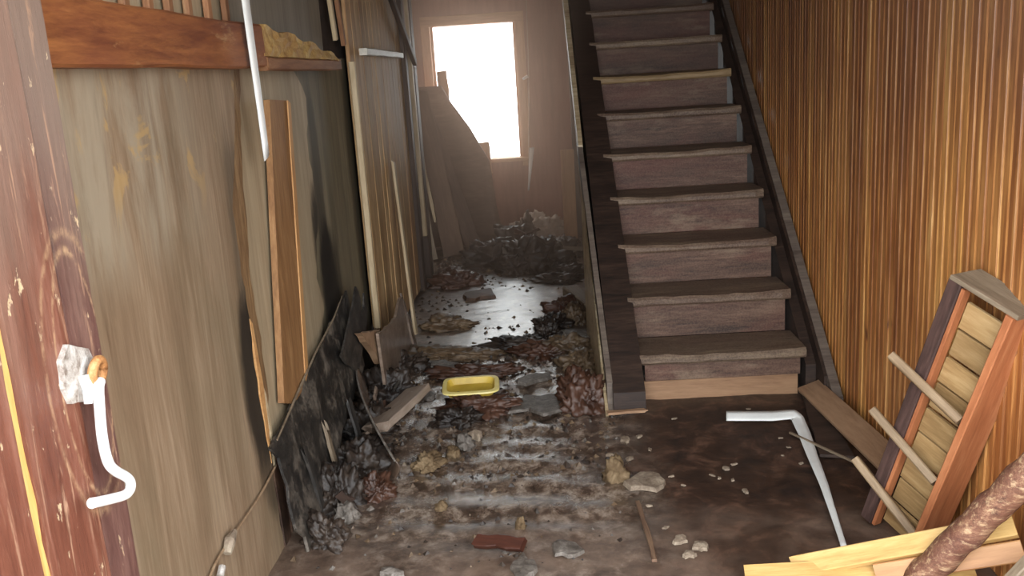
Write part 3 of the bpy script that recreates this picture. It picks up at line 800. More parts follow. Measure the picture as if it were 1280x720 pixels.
def stringer(name, xa0, xb0, xa1, xb1, top, h, yf, ye, mat):
    """A raking timber: side outline follows the stairs, foot cut level on the floor."""
    sl = RISE / RUN
    zt = lambda y: Z0 + (y - Y0) * sl + top
    prof = [(yf, -0.01), (yf, zt(yf)), (ye, zt(ye)), (ye, zt(ye) - h)]
    yb = Y0 + (-0.01 + h - top - Z0) / sl
    prof.append((yb, -0.01))
    nseg = 14
    out = []
    n = len(prof)
    pts = [(yf, -0.01)] + [(yf + (ye - yf) * k / nseg, zt(yf + (ye - yf) * k / nseg) + 0.003 * n3(k * 3.7, top * 9)) for k in range(nseg + 1)] + [(ye, zt(ye) - h), (yb, -0.01)]
    n = len(pts)
    def X(y, a, b): return a + (b - a) * (y - yf) / (ye - yf)
    vs = [(X(y, xa0, xa1), y, z) for y, z in pts] + [(X(y, xb0, xb1), y, z) for y, z in pts]
    fs = [tuple(range(n)), tuple(range(2 * n - 1, n - 1, -1))]
    for i in range(n):
        j = (i + 1) % n
        fs.append((i, i + n, j + n, j))
    return mesh(name, vs, fs, mat, st)
stringer('stringer', 0.246, 0.388, 0.205, 0.325, -0.022, 0.34, 3.86, 7.30, M_STRING)
stringer('stringer_edge', 0.222, 0.247, 0.186, 0.212, -0.018, 0.10, 3.90, 5.15, M_STRING_EDGE)
o = stringer('stringer_edge', 0.190, 0.214, 0.160, 0.200, -0.016, 0.10, 5.16, 7.30, M_STRING_LIT)
o['label'] = 'pale worn edge of the left stringer with window light in its colour'
stringer('stringer', 1.178, 1.192, 1.178, 1.192, -0.035, 0.34, 3.90, 7.30, M_STRING)
stringer('stringer_edge', 1.192, 1.232, 1.192, 1.232, -0.030, 0.30, 3.80, 7.30, M_STRING_EDGE)
stringer('gap_fill', 1.131, 1.177, 1.131, 1.177, -0.11, 0.30, 4.02, 7.30, M_STRING)  # dark fill added in the gap beside the treads, blocks light from behind

# ------------------------------------------------------------------ long loose pieces on the left
hs = thing('hanging_strip', 'long white plastic strip dangling in front of the orange-brown beam', 'strip', (-0.88, 2.9, 1.3))
def hang(u, v):
    pts = [(2.875, 2.35), (2.885, 1.77), (2.895, 1.53), (2.925, 1.40), (2.885, 1.29)]
    zz = 2.35 + (1.29 - 2.35) * u
    yc = 2.83 + 0.095 * sstep(0.35, 0.95, u) + 0.0 * v
    wid = 0.042 - 0.018 * u
    return (-0.872 + 0.008 * math.sin(v * 3.14) + 0.012 * math.sin(u * 5), yc + (v - 0.5) * wid * 2.2, zz + (0.03 * (v - 0.5) if u > 0.97 else 0))
sheet('strip', M_WHITE, hs, hang, 28, 4, 0.004)

cb = thing('casing_board', 'long bare orange-brown board hanging upright against the stained left wall, bright sawn edge', 'board', (-0.94, 3.2, 0.3))
prism('face', wood('casing_face', [(0.17, 0.078, 0.030), (0.27, 0.135, 0.052), (0.37, 0.205, 0.088)], 'Z', 11, 0.55, rand=0.0), cb, [(2.96, 0.445), (3.22, 0.335), (3.435, 1.45), (3.22, 1.46)], (-0.938, 0, 0), (0, 1, 0), (0, 0, 1), 0.022, (0.12, 0.002), 2)
prism('edge', wood('casing_bright_edge', [(0.36, 0.165, 0.06), (0.48, 0.25, 0.095), (0.58, 0.33, 0.14)], 'Z', 11, 0.55, rand=0.0), cb, [(3.221, 0.335), (3.262, 0.318), (3.47, 1.44), (3.436, 1.45)], (-0.934, 0, 0), (0, 1, 0), (0, 0, 1), 0.030, (0.12, 0.002), 3)

ls = tag(board('leaning_stick', M_LIGHTWOOD, None, (-0.83, 5.30, floor_h(-.83, 5.3) + .01), (-0.925, 5.62, 1.02), 0.055, 0.016, (0, 1, 0.2), seg=5, seed=6, wob=0.004, jag=(0.02, 0.06)), 'thin pale stick leaning against the tongue-and-groove boards half way down the hall', 'stick')

# scorched sheets and splinters along the foot of the left wall
def char_sheet(u, v):
    # a burnt board leaning from the floor to the wall, its upper edge sloping
    yy = 2.76 + 1.30 * u
    top = 0.36 + 0.21 * u + 0.035 * n3(yy * 9, 1) + 0.02 * n3(yy * 31, 2)
    low = max(-0.01, -0.02 + 0.25 * u + 0.06 * n3(yy * 7, 4) + 0.03 * n3(yy * 23, 8))
    z = low + (top - low) * v
    yy += (1 - u) ** 4 * 0.10 * n3(v * 5, 3)
    return (-0.86 - 0.075 * (z / max(top, 0.1)) + 0.012 * n3(yy * 6, z * 6), yy, z)
sh = thing('charred_sheet', 'black charred sheet slumped against the foot of the left wall, sloping pale upper edge', 'sheet', (-0.88, 3.4, 0))
sheet('face', plain('charred_face', [(0.008, 0.007, 0.006), (0.028, 0.023, 0.019), (0.17, 0.14, 0.11)], 9, 0.5, 0.9, 0.4), sh, char_sheet, 22, 8, 0.01, smooth=False)
prism('tip', M_CHARWOOD, sh, [(3.62, 0.40), (3.87, 0.51), (4.04, 0.60), (4.11, 0.52), (4.09, 0.44), (4.16, 0.47), (4.20, 0.53), (4.23, 0.44), (4.16, 0.36), (3.90, 0.22)], (-0.885, 0, 0), (0, 1, 0), (0.0, 0, 1), 0.008, (0.05, 0.008), 4)
tube('split_edge', M_GREYWOOD, sh, [(-0.926, 2.80, 0.375), (-0.930, 3.1, 0.43), (-0.932, 3.4, 0.485), (-0.932, 3.75, 0.53), (-0.932, 3.95, 0.58)], [0.003, 0.005, 0.004, 0.004, 0.002], 6, False)

cu = thing('curled_sheet', 'glossy brown curled sheet standing on edge among the black char by the left wall', 'sheet', (-0.78, 3.6, 0))
def curl(u, v):
    yy = 3.92 - 0.62 * u
    xx = -0.86 + 0.20 * u ** 1.7 - 0.05 * v * (1 - u)
    hh = 0.27 * (1 - 0.72 * u ** 1.5)
    return (xx + 0.03 * math.sin(v * 2.5), yy, -0.015 + hh * v)
sheet('face', M_LINO, cu, curl, 16, 6, 0.006)
tube('rim', M_GREYPL, cu, [Vector(curl(u / 12, 1.0)) + Vector((0, 0, 0.002)) for u in range(13)], 0.0045, 6)

def shard(name, mat, label, cat, poly, origin, U, V, t, seed, group=None, rough=(0.05, 0.006)):
    return tag(prism(name, mat, None, poly, origin, U, V, t, rough, seed), label, cat, group)
shard('wall_fragment', M_WETBOARD, 'grey broken sheet fragment propped upright at the foot of the tongue-and-groove boards', 'fragment', [(4.17, 0.08), (4.12, 0.35), (4.40, 0.31), (4.62, 0.29), (4.80, 0.35), (4.88, 0.34), (4.93, 0.22), (5.02, 0.04), (4.75, -0.02)], (-0.82, 0, 0), (0, 1, 0), (-0.0, 0, 1), 0.014, 3)
shard('wedge', M_TANBOARD, 'tan wooden wedge jutting from the char below the pale board edge', 'wedge', [(3.857, 0.43), (4.283, 0.325), (4.36, 0.20), (4.22, 0.17), (4.05, 0.30)], (-0.845, 0, 0), (0, 1, 0), (0, 0, 1), 0.03, 7)
for i, (ya, yb, h, mt) in enumerate([(2.84, 0.02, 0.30, M_CHARBROWN), (2.93, 0.03, 0.20, M_CHARBROWN), (3.03, -0.02, 0.26, M_DARKTRIM), (3.14, 0.02, 0.22, M_CHARBROWN), (3.25, 0.0, 0.30, M_DARKTRIM)]):
    board('lath', mt, wl, (-0.955, ya, -0.015), (-0.968, ya + yb, h), 0.075, 0.02, (0, 1, 0), seg=5, seed=40 + i, wob=0.006, jag=(0, 0.09))
shard('splinter_board', M_WETBOARD, 'narrow upright splinter at the near end of the tongue-and-groove boards', 'splinter', [(-0.03, 0.0), (0.06, 0.0), (0.05, 0.26), (0.02, 0.34)], (-0.79, 5.02, -0.01), (0, 1, 0), (-0.18, 0, 1), 0.012, 9)
tag(board('broken_plank', M_PLANKPALE, None, (-0.775, 3.60, 0.075), (-0.645, 4.08, 0.085), 0.125, 0.035, (1, -0.3, 0.25), seg=6, seed=5, wob=0.006, jag=(0.05, 0.04)), 'wet grey-brown broken plank lying left of the yellow tray', 'plank')
rnd = random.Random(61)
spl = [(-0.86, 3.02, -0.90, 2.98, 0.30, 0.04, M_CHARWOOD, 'black burnt splinter standing against the slumped charred sheet'),
       (-0.84, 3.22, -0.895, 3.27, 0.27, 0.035, M_GREYWOOD, 'grey splinter standing against the charred sheet'),
       (-0.80, 3.50, -0.885, 3.62, 0.26, 0.05, M_CHARWOOD, 'black splinter leaning just inside the curl of the curled sheet'),
       (-0.79, 4.30, -0.90, 4.36, 0.34, 0.05, M_CHARWOOD, 'black burnt board end between the tan wedge and the grey fragment')]
for i, (xa, ya, xb, yb, h, w, mt, lb) in enumerate(spl):
    tag(board('burnt_splinter', mt, None, (xa, ya, -0.01), (xb, yb, h), w, 0.012, (0, 1, 0), seg=5, seed=20 + i, wob=0.006, jag=(0.0, 0.10)), lb, 'splinter')
for i in range(12):
    y = rnd.uniform(2.75, 4.4); x = rnd.uniform(-0.88, -0.74)
    d = Vector((rnd.uniform(-0.5, 0.3), rnd.uniform(-1, 1), rnd.uniform(0.0, 0.5))).normalized() * rnd.uniform(0.07, 0.18)
    c = Vector((x, y, 0.07))
    tag(board('char_splinter', rnd.choice([M_CHARWOOD, M_CHARBROWN, M_DARKTRIM, M_WETBOARD]), None, c - d / 2, c + d / 2, rnd.uniform(0.02, 0.04), 0.012, (rnd.uniform(-1, 1), 0.3, 0.7), seg=3, seed=i + 500, jag=(0.02, 0.03), wob=0.004), 'short burnt splinter lying in the black char along the left wall', 'splinter', 'splinters in the char along the left wall')

# cracked wire running down the near panel
wire = tag(tube('slack_wire', plain('dull_wire', [(0.16, 0.10, 0.06), (0.26, 0.17, 0.10), (0.34, 0.25, 0.16)], 20, 0.5, 0.2), None, smooth_path([(-0.942, 2.80, 0.285), (-0.940, 2.62, 0.27), (-0.938, 2.42, 0.272), (-0.940, 2.20, 0.268), (-0.942, 2.02, 0.20)], 5), 0.004, 6), 'thin brown wire running slantwise over the foot of the stained panel', 'wire')
ck = thing('wire_clip', 'small white-green clip holding the slanting wire on the stained panel', 'clip', (-0.935, 2.30, 0.27))
lump_clip = tube('body', M_PLASTER, ck, [(-0.930, 2.27, 0.262), (-0.930, 2.30, 0.285), (-0.930, 2.345, 0.29)], [0.012, 0.017, 0.008], 7, False)
tube('pin', M_PLATE, ck, [(-0.930, 2.20, 0.235), (-0.930, 2.225, 0.25)], 0.010, 7, False)

# ------------------------------------------------------------------ boards leaning by the window
def lean(name, label, mat, p0, p1, w, t, wdir, seed, group=None, taper=1.0, jag=(0.0, 0.05)):
    return tag(board(name, mat, None, p0, p1, w, t, wdir, seg=6, seed=seed, wob=0.005, jag=jag, taper=taper), label, 'board', group)
def big_lean(u, v):
    # wide warped sheet: foot on the floor, head against the far wall beside the window
    edge = [(-0.40, 0.0), (-0.46, 0.35), (-0.50, 0.74), (-0.66, 1.04), (-0.82, 1.27), (-0.90, 1.42)]
    f = v * 5; k = min(4, int(f)); t = f - k
    xr = edge[k][0] + (edge[k + 1][0] - edge[k][0]) * t
    z = edge[k][1] + (edge[k + 1][1] - edge[k][1]) * t
    xlft = -1.12
    return (xlft + (xr - xlft) * u, 8.16 + 0.30 * v + 0.05 * math.sin(u * 3), z + 0.0)
tag(sheet('leaning_sheet', M_LEAN, None, big_lean, 10, 20, 0.014), 'wide dark warped sheet leaning in front of the lower left of the window', 'sheet')
lean('leaning_board', 'dark board leaning in the left corner with its broken top below the window side', M_LEAN, (-0.82, 7.75, 0.0), (-1.05, 8.02, 1.42), 0.18, 0.022, (1, 0.3, 0), 2, taper=0.9)
lean('leaning_board', 'pale-edged narrow board leaning left of the wide dark sheet', M_LIGHTWOOD, (-0.96, 7.72, 0.30), (-1.08, 7.92, 1.16), 0.022, 0.02, (1, 0.2, 0), 3)
lean('leaning_board', 'brown board with slanting foot leaning over the wide dark sheet', M_LEAN, (-0.66, 7.95, 0.0), (-1.02, 8.12, 1.22), 0.14, 0.02, (1, 0.2, 0), 4)
lean('leaning_board', 'reddish board standing closest to the left recess wall', M_LATH, (-1.06, 7.55, 0.0), (-1.09, 7.75, 1.25), 0.10, 0.02, (1, 0.5, 0), 5)
lean('leaning_board', 'grey lath leaning over the brown boards in the left corner', M_GREYWOOD, (-0.98, 7.60, 0.0), (-1.12, 7.88, 1.0), 0.06, 0.015, (1, 0.2, 0), 6)
lean('upright_offcut', 'short pink-brown offcut sticking up before the window glass', M_FRAME, (-0.87, 8.50, 1.20), (-0.90, 8.60, 1.56), 0.09, 0.022, (1, 0, 0), 7)
lean('leaning_board', 'small square offcut at the right edge of the wide sheet by the sill', M_FRAME, (-0.54, 8.50, 0.60), (-0.56, 8.62, 0.88), 0.10, 0.02, (1, 0, 0), 8)

# hanging cord and torn paper beside the window
cord = tag(tube('string', M_CABLE, None, smooth_path([(-0.085, 8.74, 2.61), (-0.10, 8.74, 1.7), (-0.125, 8.74, 1.1), (-0.145, 8.73, 0.80), (-0.165, 8.72, 0.45)], 5), 0.005, 6), 'thin pale cord hanging down right of the window', 'string')
tag(tube('cord_cleat', M_WHITE, None, [(-0.165, 8.735, 1.43), (-0.115, 8.735, 1.455)], [0.012, 0.016], 8), 'small white cleat gripping the cord right of the window', 'cleat')
tag(sheet('torn_strip', M_WHITE, None, lambda u, v: (-0.115 - 0.055 * u + (v - 0.5) * 0.045 * (1 - 0.7 * u), 8.70 + 0.015 * math.sin(u * 6), 0.80 - 0.40 * u), 10, 3, 0.003), 'torn whitish strip dangling from the cord below the window sill', 'strip')

# ------------------------------------------------------------------ ladder-like box on the right wall
bx = thing('slatted_box', 'narrow slatted wooden box with orange side rail leaning on the matchboard wall', 'box', (1.03, 2.72, 0))
A = Vector((1.0, 2.775, 0.0))
u_ = Vector((0.135, -0.265, 0.853)).normalized()
w_ = Vector((0.45, -0.89, 0.0)); w_ = (w_ - u_ * w_.dot(u_)).normalized()
n_ = w_.cross(u_).normalized()
if n_.x > 0: n_ = -n_
LEN = 0.90; WID = 0.165
def bp(a, b, c): return A + w_ * a + u_ * b + n_ * c
# right rail, its narrow front edge to the camera, broad side to the right
board('rail', M_ORANGE, bx, bp(WID, -0.02, -0.045), bp(WID, LEN, -0.045), 0.125, 0.024, n_, seg=4, seed=1)
board('rail', M_DARKRAIL, bx, bp(-0.022, 0.0, -0.004), bp(-0.022, LEN, -0.004), 0.044, 0.028, w_, seg=4, seed=2)
board('rail', M_ORANGE, bx, bp(0.006, 0.0, -0.012), bp(0.006, LEN - 0.01, -0.012), 0.030, 0.012, n_, seg=4, seed=3)
for i in range(9):
    b0 = 0.02 + i * 0.093
    board('slat', M_SLAT, bx, bp(0.012, b0 + 0.04, -0.036 - 0.004 * (i % 2)), bp(WID - 0.012, b0 + 0.04, -0.036 - 0.004 * (i % 2)), 0.084, 0.012, u_, seg=1, seed=i)
board('top_board', M_GREYWOOD, bx, bp(-0.040, LEN + 0.006, -0.05), bp(WID + 0.02, LEN + 0.006, -0.05), 0.12, 0.014, n_, seg=3, seed=4)
for b1, b2 in ((0.59, 0.53), (0.385, 0.30), (0.185, 0.09)):
    board('rung', M_RUNG, bx, bp(-0.115, b1, 0.03), bp(WID - 0.02, b2, 0.0), 0.056, 0.026, n_ + u_ * 0.9, seg=3, seed=int(b1 * 100), ch=0.004)

# ------------------------------------------------------------------ timber in the near right corner
tag(board('pine_board', M_YELLOW, None, (0.645, 2.46, 0.035), (1.185, 2.255, 0.255), 0.060, 0.026, (0.0, 0.75, 0.55), seg=6, seed=1, jag=(0.03, 0), ch=0.003), 'upper yellow pine board with a tapered left end in the corner timber', 'board')
tag(board('pine_board', M_YELLOW, None, (0.515, 2.42, 0.022), (1.12, 2.33, 0.085), 0.10, 0.026, (0.0, 0.9, 0.40), seg=4, seed=2, ch=0.003), 'lower yellow pine board with a square left end in the corner timber', 'board')
tag(board('pine_board', wood('shaded_orange_pine', [(0.26, 0.115, 0.04), (0.37, 0.18, 0.07), (0.46, 0.25, 0.105)], 'X', 7, 0.5, rand=0.0), None, (0.86, 2.345, 0.075), (1.19, 2.215, 0.205), 0.055, 0.024, (0.0, 0.45, 0.85), seg=4, seed=3, ch=0.003), 'orange strip added as the shaded side face of the upper yellow board, crossing below the rough bark pole', 'board')  # separate strip for the upper board's side face, shade put into its orange
pole_pts = [Vector((0.955, 2.30, 0.075)).lerp(Vector((1.165, 2.12, 0.50)), t / 14) for t in range(15)]
tag(tube('bark_pole', M_BARK, None, [p + Vector((0, 0, 0.004 * math.sin(i * 1.7))) for i, p in enumerate(pole_pts)], [0.041 + 0.002 * math.sin(i * 2.3) for i in range(15)], 14, True), 'round rough-barked pole slanting over the yellow pine boards', 'pole')
tag(board('grey_board', M_GREYWOOD, None, (1.01, 2.10, 0.05), (1.17, 2.08, 0.27), 0.07, 0.03, (1, 0.2, -0.5), seg=3, seed=5), 'weathered grey board in the very corner right of the bark pole', 'board')
tag(board('orange_board', M_ORANGE, None, (1.10, 2.06, 0.02), (1.21, 2.04, 0.18), 0.05, 0.024, (1, 0.1, -0.5), seg=3, seed=6), 'orange board end beside the weathered grey board', 'board')

# tan cut boards by the foot of the stairs
tag(board('tan_plank', M_TANBOARD, None, (1.135, 3.98, 0.04), (1.165, 3.05, 0.075), 0.105, 0.02, (1, 0, 0.35), seg=4, seed=7), 'tan board lying along the wall foot right of the stairs', 'board')
tag(prism('dark_offcut', M_DARKTRIM, None, [(0.0, 0.0), (0.12, -0.03), (0.16, 0.52), (0.10, 0.60)], (0.985, 3.30, 0.012), (1, 0, 0), (0, 1, 0.02), 0.012, (0.1, 0.004), 3), 'dark thin offcut lying beside the tan board', 'board')
tag(board('thin_stick', M_GREYWOOD, None, (0.93, 3.52, 0.012), (1.08, 3.20, 0.02), 0.010, 0.008, (1, 0, 0), seg=4, seed=8), 'thin brown stick lying right of the bent white strip', 'stick')

# white strip bent on the floor
fsx = [(0.712, 3.712), (0.80, 3.695), (0.90, 3.672), (0.978, 3.652), (0.990, 3.632), (0.982, 3.50), (0.955, 3.30), (0.925, 3.05), (0.89, 2.82), (0.855, 2.60)]
fsz = [0.012, 0.014, 0.018, 0.03, 0.028, 0.016, 0.014, 0.014, 0.014, 0.016]
def floor_strip(u, v):
    f = u * (len(fsx) - 1); k = min(len(fsx) - 2, int(f)); t = f - k
    a, b = Vector(fsx[k]), Vector(fsx[k + 1]); p = a.lerp(b, t)
    pr = Vector(fsx[max(k - 1, 0)]); nx = Vector(fsx[min(k + 2, len(fsx) - 1)])
    d = ((b - pr).normalized().lerp((nx - a).normalized(), t)).normalized()
    nr = Vector((-d.y, d.x))
    wd = 0.052 - 0.034 * sstep(0.45, 1, u)
    q = p + nr * (v - 0.5) * wd
    up = (1 - sstep(0.30, 0.5, u)) * (v if True else 0) * 0.022
    return (q.x, q.y, max(floor_h(q.x, q.y) + 0.006, fsz[k] + (fsz[k + 1] - fsz[k]) * t - 0.004) + up)
tag(sheet('bent_strip', M_WHITE, None, lambda u, v: floor_strip(u, 1 - v), 54, 3, 0.003, smooth=True), 'bent white plastic strip lying on the dark floor before the stairs', 'strip')

# ------------------------------------------------------------------ yellow tray
tr = thing('foam_tray', 'shallow yellow food tray lying tilted on the rubble in the middle of the hall', 'tray', (-0.41, 4.22, 0.05))
def tray_part(name, mat, rings, parent):
    """rings: (half length, half width, height) from the inside bottom out to the foot."""
    Mt = Matrix.Translation((-0.405, 4.105, 0.050)) @ Matrix.Rotation(math.radians(3), 4, 'Z') @ Matrix.Rotation(math.radians(7), 4, 'X')
    vs, fs = [], []
    n = 28
    for (a, b, h) in rings:
        for j in range(n):
            t = 2 * math.pi * j / n
            c, s = math.cos(t), math.sin(t)
            e = 0.38
            vs.append((a * math.copysign(abs(c) ** e, c), b * math.copysign(abs(s) ** e, s), h))
    for i in range(len(rings) - 1):
        for j in range(n):
            k = (j + 1) % n
            fs.append((i * n + j, i * n + k, (i + 1) * n + k, (i + 1) * n + j))
    if name == 'dish':
        fs.append(tuple(range(n - 1, -1, -1))); fs.append(tuple((len(rings) - 1) * n + j for j in range(n)))
    else:
        for j in range(n):
            k = (j + 1) % n
            fs.append(((len(rings) - 1) * n + j, (len(rings) - 1) * n + k, k, j))
    return mesh(name, vs, fs, mat, parent, Mt, smooth=False)
tray_part('dish', M_TRAYIN, [(0.100, 0.062, 0.008), (0.114, 0.076, 0.034), (0.118, 0.079, 0.034), (0.106, 0.066, 0.0)], tr)
tray_part('rim', M_TRAYRIM, [(0.113, 0.075, 0.036), (0.132, 0.092, 0.034), (0.135, 0.095, 0.028), (0.115, 0.077, 0.031)], tr)

# ------------------------------------------------------------------ rubble: one object per lump
H = 'lumps of the rubble heap below the window'
MR = 'rubble ridge across the middle of the hall'
LW = 'charred lumps along the left wall foot'
rub = [  # name, label, group, material, x, y, w, d, h
 ('rubble_lump', 'large dark lump at the front left of the heap below the window', H, M_CHAR, -0.44, 7.30, 0.48, 0.40, 0.20), ('rubble_lump', 'largest dark lump at the front right of the heap below the window', H, M_CHAR, -0.12, 7.18, 0.52, 0.44, 0.24),
 ('rubble_lump', 'dark lump at the rear right of the heap below the window', H, M_CHAR, 0.06, 7.62, 0.40, 0.40, 0.17), ('rubble_lump', 'dark lump at the rear middle of the heap below the window', H, M_CHAR, -0.30, 7.85, 0.44, 0.40, 0.22),
 ('rubble_lump', 'low dark lump at the far left edge of the heap below the window', H, M_CHAR, -0.58, 7.70, 0.28, 0.30, 0.12), ('rubble_lump', 'dark lump at the front foot of the heap, nearest the bright puddle', H, M_CHAR, -0.28, 7.00, 0.30, 0.22, 0.12),
 ('rubble_lump', 'small dark lump at the right foot of the heap below the window', H, M_CHAR, 0.12, 7.10, 0.22, 0.20, 0.08),
 ('rubble_lump', 'low black rubble patch beside the stair stringer beyond the small timber block', None, M_CHAR, 0.06, 6.62, 0.34, 0.22, 0.055),
 ('rubble_lump', 'dark flat rubble patch right of the window heap', None, M_CHAR, 0.13, 6.86, 0.26, 0.18, 0.06),
 ('plaster_mound', 'pale plaster mound against the far wall right below the torn strip', None, M_MOUND, -0.06, 8.44, 0.50, 0.38, 0.26),
 ('rubble_lump', 'dark knob on top of the pale mound by the far wall', None, M_CHAR, -0.20, 8.28, 0.19, 0.16, 0.24),
 ('plaster_chunk', 'whitish chunk lying in the middle of the window heap', None, M_GREYPL, -0.33, 7.14, 0.16, 0.12, 0.17),
 ('rubble_mound', 'red-brown mound left of the bright puddle', None, M_REDEARTH, -0.72, 6.70, 0.36, 0.34, 0.10),
 ('rubble_mound', 'red-brown lump at the rear right of the rubble ridge behind the yellow tray', MR, M_REDEARTH, 0.08, 5.72, 0.26, 0.22, 0.09), ('rubble_mound', 'black lump in the rear middle of the rubble ridge, touching the bright puddle', MR, M_CHAR, 0.00, 5.40, 0.22, 0.20, 0.08),
 ('rubble_mound', 'brown squarish chunk at the right end of the ridge before the bright puddle', None, M_CLAY, 0.13, 5.46, 0.18, 0.16, 0.11),
 ('rubble_mound', 'broad black lump in the centre of the rubble ridge across the hall', MR, M_CHAR, -0.20, 4.98, 0.38, 0.22, 0.065), ('rubble_mound', 'flat red-brown lump at the front right of the rubble ridge', MR, M_REDEARTH, -0.05, 4.86, 0.36, 0.24, 0.07),
 ('rubble_mound', 'flat brown lump at the left half of the rubble ridge', MR, M_CLAY, -0.52, 4.86, 0.40, 0.20, 0.045), ('rubble_mound', 'tall black lump in the middle of the rubble ridge', MR, M_CHAR, -0.04, 5.16, 0.17, 0.15, 0.10),
 ('rubble_mound', 'brown low mound beside the foot of the leaning pale stick', None, M_CLAY, -0.66, 5.50, 0.34, 0.22, 0.07),
 ('rubble_mound', 'long flat brown ridge behind the yellow tray, left part', None, M_CLAY, -0.72, 4.92, 0.34, 0.22, 0.055),
 ('rubble_mound', 'dark brown ridge just behind the yellow tray', None, M_REDEARTH, -0.42, 4.52, 0.42, 0.14, 0.045),
 ('rubble_mound', 'brown lump against the stringer behind the red-brown clump', None, M_CLAY, 0.07, 4.86, 0.28, 0.22, 0.09),
 ('rubble_mound', 'olive-brown lump right against the stair stringer', None, M_CLAY, 0.13, 4.58, 0.22, 0.22, 0.09),
 ('rubble_clump', 'red-brown fibrous clump beside the foot of the left stringer', None, M_REDEARTH, 0.11, 3.98, 0.22, 0.24, 0.17),
 ('rubble_mound', 'red-brown mound that the yellow tray rests on', None, M_REDEARTH, -0.36, 4.06, 0.32, 0.24, 0.07),
 ('rubble_mound', 'dark lump in front of the left corner of the yellow tray', None, M_CHAR, -0.46, 3.88, 0.20, 0.16, 0.07),
 ('insulation_lump', 'tan crumbly lump lying on the wet floor before the yellow tray', None, M_TANLUMP, -0.53, 3.40, 0.125, 0.10, 0.055),
 ('insulation_lump', 'small tan bit just right of the tan crumbly lump', None, M_TANLUMP, -0.44, 3.52, 0.07, 0.06, 0.045),
 ('insulation_lump', 'pale bit behind the small tan bit, nearest the tray', None, M_GREYPL, -0.395, 3.60, 0.08, 0.07, 0.05),
 ('insulation_lump', 'yellowish layered lump standing on the floor below the stringer foot', None, M_TANLUMP, 0.20, 3.20, 0.095, 0.09, 0.085),
 ('insulation_lump', 'tiny tan pebble on the smooth mud of the near floor, left one', None, M_TANLUMP, -0.44, 3.03, 0.045, 0.04, 0.03),
 ('insulation_lump', 'tiny tan pebble on the near floor above the red shard, right one', None, M_TANLUMP, -0.15, 2.85, 0.04, 0.035, 0.035),
 ('rubble_lump', 'black lump beside the near end of the broken plank', LW, M_CHAR, -0.86, 3.76, 0.16, 0.26, 0.13), ('rubble_lump', 'black lump inside the curve of the curled sheet', LW, M_CHAR, -0.80, 3.40, 0.18, 0.24, 0.13),
 ('rubble_lump', 'black lump before the slumped charred sheet, second from the near end', LW, M_CHAR, -0.82, 3.12, 0.16, 0.22, 0.16), ('rubble_lump', 'nearest black lump at the foot of the stained panel corner', LW, M_CHAR, -0.82, 2.84, 0.12, 0.20, 0.10),
 ('rubble_lump', 'black lump under the tan wedge at the left wall', LW, M_CHAR, -0.84, 4.24, 0.18, 0.30, 0.14), ('rubble_lump', 'black lump at the foot of the grey wall fragment', LW, M_CHAR, -0.82, 4.66, 0.16, 0.26, 0.10),
 ('rubble_clump', 'red-brown lump at the near end of the curled sheet', None, M_REDEARTH, -0.70, 3.17, 0.13, 0.16, 0.09),
 ('insulation_lump', 'brown fragment on the char behind the broken plank', None, M_REDEARTH, -0.72, 4.12, 0.08, 0.08, 0.05),
 ('insulation_lump', 'olive fragment on the char by the grey broken panel', None, M_TANLUMP, -0.70, 4.28, 0.09, 0.08, 0.05),
 ('insulation_lump', 'pale crumb cluster on the near black char by the left wall', None, M_GREYPL, -0.775, 2.98, 0.07, 0.08, 0.075),
]
for i, (nm, lb, gr, mt, x, y, w, d, h) in enumerate(rub):
    tag(lump(nm, mt, x, y, w, d, h, i + 1, rot=i * 0.7 if w < 0.25 else 0.0, spiky=0.5 if mt in (M_CHAR, M_REDEARTH) else 0.42), lb, 'debris', gr)
fl = [  # thin flakes and broken sheets
 ('dark_slab', 'thin dark slab lying in the bright puddle', None, M_LEAN, -0.52, 6.22, 0.34, 0.22, 0.025),
 ('plaster_flake', 'broad grey plaster flake on the floor below the stringer foot', None, M_PLASTER, 0.31, 3.14, 0.16, 0.16, 0.018),
 ('plaster_flake', 'rear flake of the three pale flakes on the near floor', None, M_PLASTER, 0.372, 2.715, 0.06, 0.055, 0.010),
 ('plaster_flake', 'right flake of the three pale flakes on the near floor', None, M_PLASTER, 0.428, 2.675, 0.07, 0.06, 0.012),
 ('plaster_flake', 'front flake of the three pale flakes on the near floor', None, M_PLASTER, 0.382, 2.625, 0.055, 0.035, 0.012),
 ('plaster_flake', 'greyish plaster flake right of the red shard', None, M_GREYPL, 0.0, 2.70, 0.13, 0.10, 0.012),
 ('plaster_flake', 'speckled grey plaster flake at the lower frame edge before the red shard', None, M_GREYPL, -0.13, 2.575, 0.17, 0.10, 0.016),
 ('plaster_flake', 'dirty flake at the lower frame edge near the left wall', None, M_GREYPL, -0.55, 2.58, 0.11, 0.06, 0.022),
 ('plaster_flake', 'large whitish sheet of wet plaster right of the yellow tray', None, M_GREYPL, -0.08, 4.05, 0.36, 0.34, 0.012),
 ('plaster_flake', 'wet plaster flake by the rear right corner of the yellow tray', None, M_GREYPL, -0.10, 4.36, 0.22, 0.12, 0.016),
 ('plaster_flake', 'light grey sheet on the floor before the small timber block', None, M_GREYPL, 0.13, 5.18, 0.26, 0.28, 0.014),
 ('plaster_flake', 'pale flake among the mud left behind the yellow tray', None, M_GREYPL, -0.62, 4.72, 0.22, 0.10, 0.014),
 ('plaster_flake', 'white tipped flake between the yellow tray and the tan bits', None, M_PLASTER, -0.36, 3.68, 0.07, 0.06, 0.03),
 ('plaster_flake', 'pale flake by the upper end of the broken plank', None, M_GREYPL, -0.62, 4.22, 0.09, 0.08, 0.02),
 ('plaster_flake', 'white scrap on the heap edge toward the stairs', None, M_PLASTER, 0.14, 7.42, 0.16, 0.10, 0.04),
]
